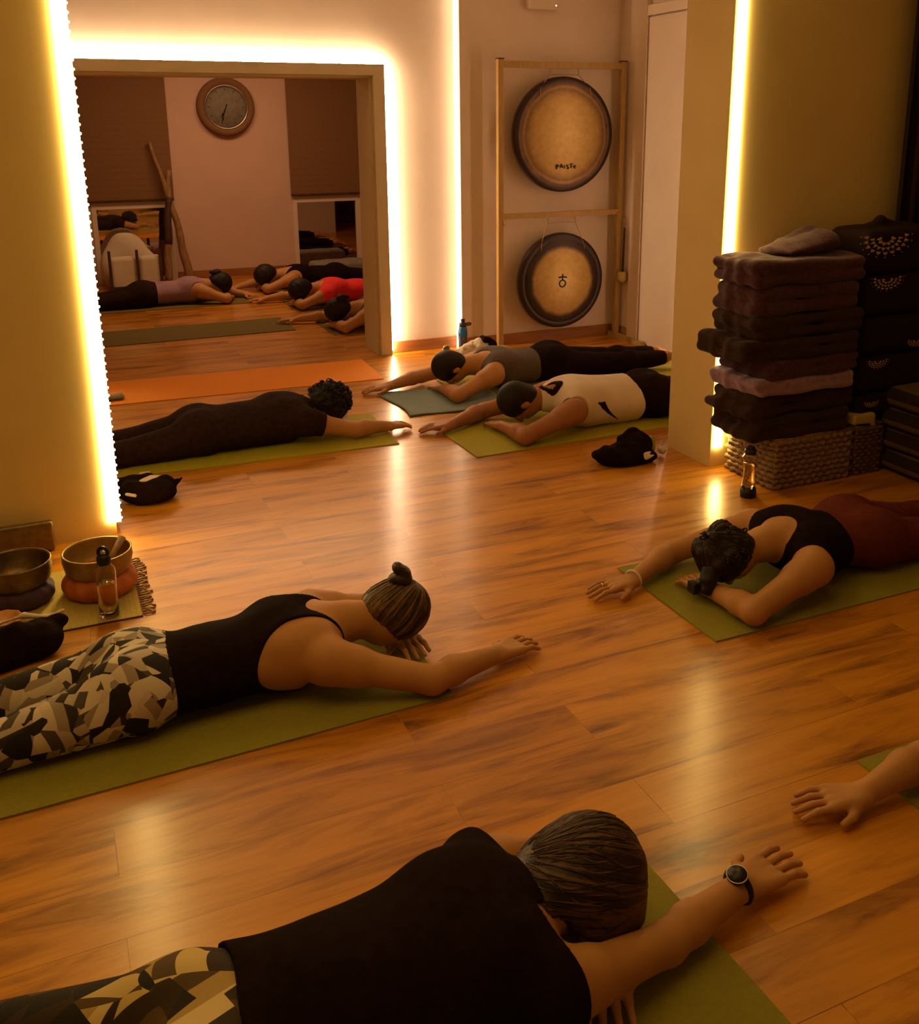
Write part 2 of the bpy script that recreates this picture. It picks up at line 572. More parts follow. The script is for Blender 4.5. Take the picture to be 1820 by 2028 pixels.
def P_ecap(a, b, wa, wb, ha, hb, k=0.03, g='body', up=(0, 0, 1)):
    """capsule with an oval cross-section: half-width w sideways, half-height h upwards"""
    a, b = np.array(a, F32), np.array(b, F32)
    ba = b - a
    L = float(np.sqrt(ba @ ba)) + 1e-6
    t = ba / L
    s = np.cross(t, np.array(up, F32))
    s /= np.linalg.norm(s) + 1e-9
    u = np.cross(s, t)
    r = max(wa, wb, ha, hb)

    def fn(X, Y, Z, o=0.0):
        px, py, pz = X - a[0], Y - a[1], Z - a[2]
        ax = px * t[0] + py * t[1] + pz * t[2]
        h = np.clip(ax / L, 0, 1)
        ax = ax - h * L
        ps = px * s[0] + py * s[1] + pz * s[2]
        pu = px * u[0] + py * u[1] + pz * u[2]
        W = wa + (wb - wa) * h + o
        Hh = ha + (hb - ha) * h + o
        k0 = np.sqrt((ps / W) ** 2 + (pu / Hh) ** 2 + (ax / Hh) ** 2)
        k1 = np.sqrt((ps / W ** 2) ** 2 + (pu / Hh ** 2) ** 2 + (ax / Hh ** 2) ** 2)
        return k0 * (k0 - 1) / np.maximum(k1, 1e-4)
    return dict(fn=fn, lo=np.minimum(a, b) - r, hi=np.maximum(a, b) + r, k=k, g=g)


def P_ell(c, r, k=0.02, g='body', ax=None):
    c = np.array(c, F32)
    A = np.eye(3, dtype=F32) if ax is None else np.array(ax, F32)
    R = max(r)

    def fn(X, Y, Z, o=0.0):
        px, py, pz = X - c[0], Y - c[1], Z - c[2]
        q = [(px * A[i][0] + py * A[i][1] + pz * A[i][2]) for i in range(3)]
        rr = [v + o for v in r]
        k0 = np.sqrt(sum((q[i] / rr[i]) ** 2 for i in range(3)))
        k1 = np.sqrt(sum((q[i] / rr[i] ** 2) ** 2 for i in range(3)))
        return k0 * (k0 - 1) / np.maximum(k1, 1e-4)
    return dict(fn=fn, lo=c - R, hi=c + R, k=k, g=g)


def P_box(c, h, rnd, k=0.02, g='body', rz=0.0, tilt=0.0):
    c = np.array(c, F32)
    h = np.array(h, F32)
    R = float(np.linalg.norm(h)) + rnd
    cs, sn = math.cos(rz), math.sin(rz)
    ct, st = math.cos(tilt), math.sin(tilt)

    def fn(X, Y, Z, o=0.0):
        px, py, pz = X - c[0], Y - c[1], Z - c[2]
        px, py = px * cs + py * sn, -px * sn + py * cs
        px, pz = px * ct + pz * st, -px * st + pz * ct
        q = [np.abs(px) - h[0], np.abs(py) - h[1], np.abs(pz) - h[2]]
        return np.sqrt(sum(np.maximum(v, 0) ** 2 for v in q)) + np.minimum(np.maximum(q[0], np.maximum(q[1], q[2])), 0) - rnd - o
    return dict(fn=fn, lo=c - R, hi=c + R, k=k, g=g)


def field(prims, vox, infl=0.0, pad=None, floor=True):
    lo = np.min([p['lo'] for p in prims], axis=0) - infl - 3 * vox
    hi = np.max([p['hi'] for p in prims], axis=0) + infl + 3 * vox
    if floor:
        lo[2] = -2.5 * vox
    n = np.ceil((hi - lo) / vox).astype(int) + 1
    ax = [(lo[i] + vox * np.arange(n[i])).astype(F32) for i in range(3)]
    F = np.full(n, 0.2, F32)
    for p in prims:
        m = 0.5 * p['k'] + infl + 3 * vox + 0.012
        i0 = np.maximum(np.floor((p['lo'] - m - lo) / vox).astype(int), 0)
        i1 = np.minimum(np.ceil((p['hi'] + m - lo) / vox).astype(int) + 1, n)
        if np.any(i1 <= i0):
            continue
        sl = tuple(slice(int(i0[i]), int(i1[i])) for i in range(3))
        X, Y, Z = np.meshgrid(*[ax[i][sl[i]] for i in range(3)], indexing='ij', sparse=True)
        F[sl] = smin(F[sl], p['fn'](X, Y, Z, infl).astype(F32), p['k'])
    G = np.meshgrid(*ax, indexing='ij', sparse=True)
    if floor:
        F = np.maximum(F, 0.001 - G[2])
    return F, lo, vox, G


def nets(F, lo, vox):
    """naive surface nets -> vertices, quads"""
    S = F < 0
    n = np.array(F.shape)
    c = np.zeros(n - 1, np.int8)
    for dx in (0, 1):
        for dy in (0, 1):
            for dz in (0, 1):
                c += S[dx:n[0] - 1 + dx, dy:n[1] - 1 + dy, dz:n[2] - 1 + dz]
    act = (c > 0) & (c < 8)
    idx = np.argwhere(act)
    if len(idx) == 0:
        return np.zeros((0, 3)), np.zeros((0, 4), int)
    vid = np.full(act.shape, -1, np.int32)
    vid[act] = np.arange(len(idx))
    pos = np.zeros((len(idx), 3))
    cnt = np.zeros(len(idx))
    corner = lambda d: F[idx[:, 0] + d[0], idx[:, 1] + d[1], idx[:, 2] + d[2]].astype(float)
    for a in range(3):
        for u in (0, 1):
            for v in (0, 1):
                d0 = [0, 0, 0]
                o = [i for i in range(3) if i != a]
                d0[o[0]], d0[o[1]] = u, v
                d1 = list(d0)
                d1[a] = 1
                f0, f1 = corner(d0), corner(d1)
                cr = (f0 < 0) != (f1 < 0)
                t = np.where(cr, f0 / np.where(np.abs(f0 - f1) < 1e-12, 1, f0 - f1), 0)
                pp = np.tile(np.array(d0, float), (len(idx), 1))
                pp[:, a] += t
                pos[cr] += pp[cr]
                cnt[cr] += 1
    V = (idx + pos / cnt[:, None]) * vox + lo
    Q = []
    for a in range(3):
        b, c_ = (a + 1) % 3, (a + 2) % 3
        s0 = [slice(None)] * 3
        s1 = [slice(None)] * 3
        s0[a], s1[a] = slice(0, n[a] - 1), slice(1, n[a])
        s0[b] = s1[b] = slice(1, n[b] - 1)
        s0[c_] = s1[c_] = slice(1, n[c_] - 1)
        A_, B_ = S[tuple(s0)], S[tuple(s1)]
        e = np.argwhere(A_ != B_)
        if len(e) == 0:
            continue
        flip = A_[e[:, 0], e[:, 1], e[:, 2]]
        e[:, b] += 1
        e[:, c_] += 1
        q = []
        for db, dc in ((-1, -1), (0, -1), (0, 0), (-1, 0)):
            k = e.copy()
            k[:, b] += db
            k[:, c_] += dc
            q.append(vid[k[:, 0], k[:, 1], k[:, 2]])
        q = np.stack(q, 1)
        q[~flip] = q[~flip][:, ::-1]
        Q.append(q)
    Q = np.concatenate(Q)
    return V, Q[(Q >= 0).all(1)]


def mesh_np(name, V, Q, mat, parent=None, loc=None):
    me = bpy.data.meshes.new(name)
    me.vertices.add(len(V))
    me.vertices.foreach_set('co', np.asarray(V, F32).ravel())
    me.loops.add(len(Q) * 4)
    me.loops.foreach_set('vertex_index', Q.ravel().astype(np.int32))
    me.polygons.add(len(Q))
    me.polygons.foreach_set('loop_start', np.arange(0, len(Q) * 4, 4, dtype=np.int32))
    me.polygons.foreach_set('use_smooth', np.ones(len(Q), bool))
    me.update(calc_edges=True)
    o = link(name, me, mat, parent)
    if loc is not None:
        o.location = loc
    return o


def soft(name, prims, vox, mat, parent=None, warp=None, cuts=(), infl=0.0, floor=True, loc=None):
    F, lo, v, G = field(prims, vox, infl, floor=floor)
    if warp:
        F = F + warp(*G).astype(F32)
    for c in cuts:
        F = np.maximum(F, c(*G).astype(F32))
    V, Q = nets(F, lo, v)
    return mesh_np(name, V, Q, mat, parent, loc)


def wrinkle(amp, f=26.0, ph=0.0, ang=0.6):
    ca, sa = math.cos(ang), math.sin(ang)

    def w(X, Y, Z):
        a = X * ca + Y * sa
        b = -X * sa + Y * ca
        return amp * (np.sin(f * a + 2.0 * np.sin(f * 0.35 * b + ph) + 8 * Z) * 0.6
                      + np.sin(f * 1.7 * b + 1.7 * np.sin(f * 0.6 * a + ph * 2)) * 0.25
                      + np.sin(f * 0.5 * (a + b) + ph) * 0.4)
    return w


# ------------------------------------------------------------------ room shell
def struct(name, lst, mat, **kw):
    o = boxes(name, lst, mat, **kw)
    o['kind'] = 'structure'
    return o


struct('floor', [((-3.2, -2.5, -0.05), (5.2, 11.6, 0.0))], 'floor')
struct('ceiling', [((-3.2, -2.5, 2.80), (5.2, 11.6, 2.9))], 'ceiling')
# front partition: a stub on the left and one on the right of a wide opening
struct('wall_left', [((-3.2, 4.09, 0), (0.150, 4.42, 2.8))], 'wall_ochre')
struct('wall_right', [((2.90, 3.73, 0), (5.2, 4.09, 2.8))], 'wall_ochre')
# back partition with the framed opening (x 0.42..2.15) and a thicker chimney breast behind the gongs
struct('wall_back', [((-3.2, 6.80, 0), (0.14, 7.08, 2.8)), ((2.20, 6.80, 0), (2.83, 7.08, 2.8)),
                     ((0.14, 6.80, 1.99), (2.20, 7.08, 2.8))], 'wall_back')
struct('wall_back_breast', [((2.83, 6.70, 0), (4.16, 7.20, 2.8))], 'wall_back')
struct('wall_side', [((4.16, 4.09, 0), (4.3, 7.2, 2.8))], 'wall_back')
struct('wall_end', [((-3.2, 11.26, 0), (0.50, 11.5, 2.8)), ((1.33, 11.26, 0), (2.66, 11.5, 2.8)),
                    ((3.47, 11.26, 0), (5.2, 11.5, 2.8)), ((0.50, 11.26, 2.2), (1.33, 11.5, 2.8)),
                    ((2.66, 11.26, 2.2), (3.47, 11.5, 2.8))], 'wall_far')
struct('wall_outer_right', [((5.2, -2.5, 0), (5.3, 11.6, 2.8))], 'wall_far')
struct('wall_outer_left', [((-3.3, -2.5, 0), (-3.2, 11.6, 2.8))], 'wall_ochre')
bb = 0.085
struct('baseboard_back', [((2.29, 6.785, 0), (2.83, 6.80, bb)), ((2.83, 6.684, 0), (4.16, 6.70, bb))], 'baseboard', bevel=0.002)
struct('baseboard_side', [((4.145, 6.44, 0), (4.16, 6.70, bb))], 'baseboard', bevel=0.002)
struct('baseboard_end', [((1.33, 11.245, 0), (2.66, 11.26, 0.09)), ((3.47, 11.245, 0), (5.2, 11.26, 0.09))], 'baseboard')
# cream casing of the opening: face boards and the lining of the reveal
struct('trim_1', [((2.20, 6.745, 0), (2.285, 6.80, 2.06)), ((0.03, 6.745, 0), (0.16, 6.80, 2.06)),
                  ((0.16, 6.745, 1.985), (2.20, 6.80, 2.06)), ((2.185, 6.80, 0), (2.20, 7.10, 1.99)),
                  ((0.14, 6.80, 0), (0.16, 7.10, 1.99)), ((0.16, 6.80, 1.97), (2.185, 7.10, 1.99))], 'trim', bevel=0.003)
# side recess: white door casing and flat door leaf
struct('trim_2', [((4.125, 6.30, 0), (4.16, 6.44, 2.79)), ((4.125, 4.60, 2.40), (4.16, 6.30, 2.47)),
                  ((4.125, 4.60, 0), (4.16, 4.68, 2.40))], 'trim_white', bevel=0.003)
d = struct('door_1', [((4.135, 4.69, 0.01), (4.16, 6.285, 2.39))], 'trim_white', bevel=0.004)
for z in (0.45, 1.9):
    boxes('hinge', [((4.12, 4.72, z), (4.135, 4.76, z + 0.12))], 'steel', d)
# two tall windows of the far room: sill bar, jambs, glass; the blinds hang in front
for n_, (x0, x1) in enumerate(((0.50, 1.33), (2.66, 3.47)), 1):
    win = struct('window_%d' % n_, [((x0, 11.25, 0.80), (x1, 11.30, 0.87)), ((x0, 11.25, 0.0), (x0 + 0.05, 11.30, 0.80)),
                                    ((x1 - 0.06, 11.25, 0.0), (x1, 11.30, 0.80)), ((x0 + .05, 11.25, 0), (x1 - .06, 11.30, .03)),
                                    ((x0, 11.27, 0.87), (x1, 11.30, 2.2))],
                 'trim_white', bevel=0.003)
    boxes('pane', [((x0 + 0.05, 11.275, 0.03), (x1 - 0.06, 11.285, 0.80))], 'pane', win)


def blind(x0, x1, label):
    r = empty('window_blind', ((x0 + x1) / 2, 11.215, 0.885), label=label, cat='blind', group='woven window blinds')
    hw = (x1 - x0) / 2
    bm = bmesh.new()
    nz = 60
    prev = None
    for i in range(nz + 1):
        z = 1.285 * i / nz
        y = 0.0006 * math.sin(i * 2.1)
        row = [bm.verts.new((x, y, z)) for x in (-hw, hw)]
        row2 = [bm.verts.new((x, y + 0.008, z)) for x in (-hw, hw)]
        if prev:
            bm.faces.new((prev[0][0], prev[0][1], row[1], row[0]))
            bm.faces.new((prev[1][1], prev[1][0], row2[0], row2[1]))
            bm.faces.new((prev[0][1], prev[1][1], row2[1], row[1]))
            bm.faces.new((prev[1][0], prev[0][0], row[0], row2[0]))
        prev = (row, row2)
    finish(bm, 'blind_fabric', 'blind', r)
    boxes('head_rail', [((-hw, -0.005, 1.27), (hw, 0.03, 1.31))], 'dark_wood', r, bevel=0.002)
    boxes('bottom_bar', [((-hw, -0.004, -0.012), (hw, 0.012, 0.014))], 'dark_wood', r, bevel=0.002)


blind(0.42, 1.35, 'brown woven blind left of the round wall clock, behind the leaning didgeridoo')
blind(2.64, 3.55, 'brown woven blind right of the round wall clock, by the door frame')


# ------------------------------------------------------------------ light strips
def led_strip(name, label, boxes_, dots, mat, group=None, ch=None):
    r = empty(name, boxes_[0][0], label=label, cat='light strip', group=group)
    inv = Vector(boxes_[0][0])
    bm = bmesh.new()
    for lo, hi in boxes_:
        add_box(bm, Vector(lo) - inv, Vector(hi) - inv)
    finish(bm, 'diffuser', mat, r)
    if ch:
        bm = bmesh.new()
        for lo, hi in ch:
            add_box(bm, Vector(lo) - inv, Vector(hi) - inv)
        finish(bm, 'channel', 'trim', r)
    if dots:
        bm = bmesh.new()
        for p in dots:
            bmesh.ops.create_uvsphere(bm, u_segments=6, v_segments=4, radius=0.006, matrix=Matrix.Translation(Vector(p) - inv))
        o = finish(bm, 'led_chips', 'led_dot', r)
        o['kind'] = 'stuff'
    return r


def zdots(x, y, z0, z1, st=0.033):
    n = int((z1 - z0) / st)
    return [(x, y, z0 + st * (i + 0.5)) for i in range(n)]


led_strip('led_strip', 'glowing vertical light strip on the end of the left wall, above the singing bowls',
          [((0.118, 4.079, 0.06), (0.170, 4.090, 2.79))], zdots(0.172, 4.081, 0.06, 2.79),
          'led_corner', ch=[((0.150, 4.088, 0.06), (0.160, 4.14, 2.79))])
led_strip('led_strip', 'glowing vertical light strip on the corner of the right wall, behind the blanket stack',
          [((2.914, 3.719, 0.10), (2.962, 3.730, 2.79))], zdots(2.914, 3.717, 0.10, 2.79),
          'led_corner')
led_strip('led_strip', 'light strip edging the cream frame of the opening to the far room',
          [((2.286, 6.752, 0.03), (2.296, 6.768, 2.071)), ((0.017, 6.752, 2.061), (2.296, 6.768, 2.071)),
           ((0.017, 6.752, 0.03), (0.029, 6.768, 2.061))],
          [(x, 6.75, 2.068) for x in np.arange(0.05, 2.29, 0.033)], 'led_frame')
led_strip('led_strip', 'thin vertical light strip in the wall corner beside the gong stand',
          [((2.803, 6.72, 0.0), (2.828, 6.745, 2.79))], None, 'led_step')
led_strip('led_strip', 'added vertical light strip on the side wall, unseen behind the right wall corner',
          [((4.105, 5.62, 0.03), (4.12, 5.66, 2.39))], None, 'led_side_fill')


# ------------------------------------------------------------------ people
def person(label, loc, heading, s, pose, vox=0.005, skin='skin', hair=None, clothes=(), group=None, head_up=(0, 0, 1),
           bulk=1.0, legs=None, extra=None, arm=1.0):
    """prone figure. local frame: +x towards the head, +y to its left, z up from the mat.
    pose: world-space joints: head, shL, shR, elL, wrL, tipL (tip of middle finger), elR, wrR, tipR"""
    hd = math.radians(heading)
    ch, sh = math.cos(hd), math.sin(hd)

    def L(p):
        x, y = p[0] - loc[0], p[1] - loc[1]
        return np.array([x * ch + y * sh, -x * sh + y * ch, p[2] if len(p) > 2 else 0.05])
    J = {k: L(v) for k, v in pose.items()}
    pr = []
    b = bulk
    S = s
    shm = (J['shL'] + J['shR']) / 2
    Hc = J['head']
    # torso spine: pelvis at the origin
    wst = np.array([0.19 * S, (shm[1]) * 0.25, 0.105 * S])
    chst = np.array([shm[0] - 0.10 * S, shm[1] * 0.8, 0.115 * S])
    for sg in (-1, 1):
        pr.append(P_ell((-0.035 * S, sg * 0.07 * S, 0.125 * S), (0.115 * S, 0.088 * S * b, 0.092 * S), 0.05, 'hips'))
    pr.append(P_ecap((0.02 * S, 0, 0.105 * S), wst, 0.158 * S * b, 0.128 * S * b, 0.10 * S, 0.088 * S, 0.06, 'hips'))
    pr.append(P_ecap(wst, chst, 0.128 * S * b, 0.158 * S * b, 0.088 * S, 0.112 * S, 0.06, 'torso'))
    pr.append(P_ecap(chst, (shm[0] - 0.01, shm[1], 0.125 * S), 0.160 * S * b, 0.13 * S * b, 0.112 * S, 0.075 * S, 0.05, 'torso'))
    # shoulder girdle and blades
    for k in ('shL', 'shR'):
        q = J[k]
        pr.append(P_cap((chst[0] + 0.07 * S, chst[1] + (q[1] - chst[1]) * 0.45, 0.150 * S), q, 0.062 * S * b, 0.056 * S * b, 0.045, 'torso'))
        pr.append(P_ell((chst[0] + 0.01 * S, chst[1] + (q[1] - chst[1]) * 0.55, 0.170 * S), (0.085 * S, 0.055 * S, 0.045 * S), 0.045, 'torso'))
    nb = shm + np.array([0.015 * S, 0, 0.030 * S])
    hx = Hc - nb
    pr.append(P_cap(shm + np.array([-0.02 * S, 0, 0.025 * S]), nb + hx * 0.30, 0.068 * S, 0.058 * S, 0.04, 'trap'))
    hx = hx / np.linalg.norm(hx)
    up = np.array(head_up, float)
    up = up - hx * (up @ hx)
    up /= np.linalg.norm(up)
    sd = np.cross(up, hx)
    A = [hx, sd, up]
    pr.append(P_cap(nb, Hc - hx * 0.045 * S, 0.060 * S, 0.054 * S, 0.035, 'neck'))
    # head: cranium, jaw, nose, ears
    cr = Hc + hx * 0.022 * S + up * 0.010
    pr.append(P_ell(cr, (0.096 * S, 0.077 * S, 0.092 * S), 0.02, 'head', A))
    pr.append(P_ell(Hc - hx * 0.035 * S - up * 0.035 * S, (0.070 * S, 0.060 * S, 0.062 * S), 0.03, 'head', A))
    pr.append(P_cap(Hc + hx * 0.022 * S - up * 0.088 * S, Hc - hx * 0.01 * S - up * 0.106 * S, 0.009 * S, 0.014 * S, 0.012, 'head'))
    pr.append(P_ell(Hc - hx * 0.040 * S - up * 0.092 * S, (0.008 * S, 0.025 * S, 0.010 * S), 0.008, 'head', A))
    for sg in (-1, 1):
        ec = Hc - hx * 0.008 * S + sd * sg * (0.077 if hair and hair['type'] == 'short' and hair['thick'] < 0.012 else 0.064) * S - up * 0.004
        pr.append(P_ell(ec, (0.031 * S, 0.010 * S, 0.019 * S), 0.006, 'head', A))
        pr.append(P_ell(Hc + hx * 0.012 * S - up * 0.080 * S + sd * sg * 0.030 * S, (0.012 * S, 0.014 * S, 0.012 * S), 0.01, 'head', A))
    # arms and hands
    b = b * arm
    for sdn in ('L', 'R'):
        q, e, wr, tp = J['sh' + sdn], J['el' + sdn], J['wr' + sdn], J['tip' + sdn]
        pr.append(P_cap(q, q + (e - q) * 0.25, 0.066 * S * b, 0.058 * S * b, 0.03, 'arm' + sdn))
        pr.append(P_cap(q, e, 0.055 * S * b, 0.042 * S * b, 0.03, 'arm' + sdn))
        mid = e + (wr - e) * 0.3 + np.array([0, 0, 0.006])
        pr.append(P_cap(e, mid, 0.041 * S * b, 0.043 * S * b, 0.02, 'fore' + sdn))
        pr.append(P_cap(mid, wr, 0.043 * S * b, 0.028 * S, 0.02, 'fore' + sdn))
        # hand
        dr = tp - wr
        ln = np.linalg.norm(dr[:2])
        d = np.array([dr[0], dr[1], 0]) / ln
        hl = min(ln, 0.19 * S)
        lat = np.array([-d[1], d[0], 0])            # left of the hand direction
        th = 1 if sdn == 'R' else -1                # thumb side: right hand palm down -> thumb on the left
        zp = 0.020
        wr2 = np.array([wr[0], wr[1], max(wr[2], 0.030)])
        kn = []
        spread = pose.get('spread', 1.0) if isinstance(pose.get('spread', 1.0), float) else 1.0
        for i, (ofs, fl) in enumerate(((0.036, 0.90), (0.013, 1.0), (-0.011, 0.95), (-0.034, 0.76))):
            kx = wr2 + d * hl * 0.50 * (1 - 0.02 * i) + lat * th * ofs * S
            kx[2] = 0.030
            pr.append(P_cap(wr2 + lat * th * ofs * 0.55 * S, kx, 0.0165 * S, 0.0130 * S, 0.014, 'hand'))
            fd = d + lat * th * (ofs * 3.2) * SPREAD.get(label[:12], 1.0)
            fd /= np.linalg.norm(fd)
            f1 = kx + fd * hl * 0.26 * fl
            f1[2] = 0.027
            f2 = kx + fd * hl * 0.50 * fl
            f2[2] = 0.010
            pr.append(P_cap(kx, f1, 0.0098 * S, 0.0086 * S, 0.006, 'hand'))
            pr.append(P_cap(f1, f2, 0.0086 * S, 0.0070 * S, 0.004, 'hand'))
        t0 = wr2 + d * hl * 0.12 + lat * th * 0.024 * S
        t1 = wr2 + d * hl * 0.30 + lat * th * 0.060 * S
        t2 = wr2 + d * hl * 0.46 + lat * th * 0.074 * S
        t0[2], t1[2], t2[2] = 0.026, 0.020, 0.012
        pr.append(P_cap(t0, t1, 0.0160 * S, 0.0110 * S, 0.012, 'hand'))
        pr.append(P_cap(t1, t2, 0.0108 * S, 0.0085 * S, 0.005, 'hand'))
    # legs
    b = bulk
    lg = legs or {}
    for sg in (-1, 1):
        kn_ = np.array(lg.get('knee', (-0.43, 0.095, 0.058)), float) * S
        an_ = np.array(lg.get('ankle', (-0.84, 0.095, 0.052)), float) * S
        kn_[1] *= sg
        an_[1] *= sg
        kn_[1] += lg.get('shift', 0)
        an_[1] += lg.get('shift', 0) * 1.8
        hp = np.array((-0.03 * S, sg * 0.085 * S, 0.095 * S))
        pr.append(P_cap(hp, kn_, 0.090 * S * b, 0.056 * S, 0.04, 'legs'))
        cf = kn_ + (an_ - kn_) * 0.3
        pr.append(P_cap(kn_, cf, 0.054 * S, 0.056 * S, 0.03, 'legs'))
        pr.append(P_cap(cf, an_, 0.056 * S, 0.033 * S, 0.03, 'legs'))
        heel = an_ + np.array((-0.02, 0, 0.012)) * S
        ball = an_ + np.array((-0.13, 0, -0.02)) * S
        pr.append(P_cap(an_, heel, 0.034 * S, 0.032 * S, 0.02, 'feet'))
        pr.append(P_ecap(heel, ball, 0.034 * S, 0.042 * S, 0.03 * S, 0.02 * S, 0.02, 'feet'))
        for i in range(5):
            yy = (i - 2) * 0.016 * S
            a_ = ball + np.array((-0.01 * S, yy, 0))
            pr.append(P_cap(a_, a_ + np.array((-0.045 * S, 0, -0.006)), 0.009 * S, 0.008 * S, 0.006, 'feet'))
    if extra:
        pr += extra(S)
    body = soft('person', pr, vox, skin)
    body.location = (loc[0], loc[1], loc[2])
    body.rotation_euler = (0, 0, hd)
    tag(body, label, 'person', group)
    info = dict(J=J, nb=nb, Hc=Hc, hx=hx, up=up, sd=sd, S=S, shm=shm, chst=chst)
    for c in clothes:
        make_garment(body, pr, info, vox, c)
    if hair:
        make_hair(body, info, vox, hair)
    return body, info


SPREAD = {}


def make_garment(body, pr, I, vox, c):
    S = I['S']
    J = I['J']
    typ = c['type']
    off = c.get('off', 0.009)
    if typ in ('tank', 'tee', 'long'):
        gp = ['torso', 'hips'] + (['trap'] if c.get('trap') else [])
        prims = [p for p in pr if p['g'] in gp]
        if typ in ('tee', 'long'):
            for sdn in ('L', 'R'):
                q, e = J['sh' + sdn], J['el' + sdn]
                t = c.get('sleeve', 0.55)
                prims.append(P_cap(q, q + (e - q) * t, 0.066 * S, 0.056 * S * c.get('sleeve_w', 1.0), 0.04, 'slv'))
        if c.get('drape'):
            dp = c['drape']
            prims.append(P_ecap((0.10 * S, 0, 0.10 * S), I['chst'] * [1, 1, 0.85], 0.17 * S, 0.165 * S, 0.098 * S * dp, 0.108 * S * dp, 0.05, 'torso'))
        hem = c.get('hem', 0.10) * S
        hw = c.get('hem_tilt', 0.0)
        cuts = [lambda X, Y, Z: (hem + 0.006 * np.sin(22 * Y) - X - hw * Y)]
        nk = I['nb'] + (I['hx'] * 0.04 if c.get('trap') else 0)
        nr = c.get('neck', 0.075) * S
        cuts.append(lambda X, Y, Z: nr - np.sqrt((X - nk[0] - 0.015) ** 2 + (Y - nk[1]) ** 2 + (0.8 * (Z - nk[2] - 0.02)) ** 2))
        if typ == 'tank':
            ar = c.get('armhole', 0.085) * S
            for sdn in ('L', 'R'):
                q = J['sh' + sdn]
                y0 = I['shm'][1]
                sgn = 1 if q[1] > y0 else -1
                ce = q + np.array([-c.get('back', 0.0) * S, sgn * 0.045 * S, 0.02])
                ar2 = ar
                cuts.append(lambda X, Y, Z, ce=ce, ar2=ar2: ar2 - np.sqrt(((X - ce[0]) * 0.75) ** 2 + (Y - ce[1]) ** 2 + (0.55 * (Z - ce[2])) ** 2))
            for sdn in ('L', 'R'):
                q, e = J['sh' + sdn], J['el' + sdn]
                dq = (e - q) / np.linalg.norm(e - q)
                cuts.append(lambda X, Y, Z, q=q, dq=dq: np.where(
                    (X - q[0]) * dq[0] + (Y - q[1]) * dq[1] + (Z - q[2]) * dq[2] > 0.0,
                    0.075 * S - np.sqrt((X - q[0]) ** 2 + (Y - q[1]) ** 2 + (Z - q[2]) ** 2), -1.0))
        else:
            for sdn in ('L', 'R'):
                q, e = J['sh' + sdn], J['el' + sdn]
                dq = (e - q) / np.linalg.norm(e - q)
                pe = q + (e - q) * c.get('sleeve', 0.55)
                cuts.append(lambda X, Y, Z, pe=pe, dq=dq, q=q: np.where(
                    np.sqrt((X - pe[0]) ** 2 + (Y - pe[1]) ** 2 + (Z - pe[2]) ** 2) < 0.14 * S,
                    (X - pe[0]) * dq[0] + (Y - pe[1]) * dq[1] + (Z - pe[2]) * dq[2], -1.0))
    elif typ == 'pants':
        prims = [p for p in pr if p['g'] in ('hips', 'legs')]
        top = c.get('top', 0.16) * S
        bot = c.get('bottom', -0.80) * S
        cuts = [lambda X, Y, Z: X - top, lambda X, Y, Z: bot - X]
    g = soft(c['name'], prims, vox, c['mat'], body, warp=wrinkle(c.get('wr', 0.002), c.get('wf', 30), c.get('ph', 0.3), c.get('wa', 0.5)),
             cuts=cuts, infl=off)
    if c.get('label'):
        g['label'] = c['label']
    return g


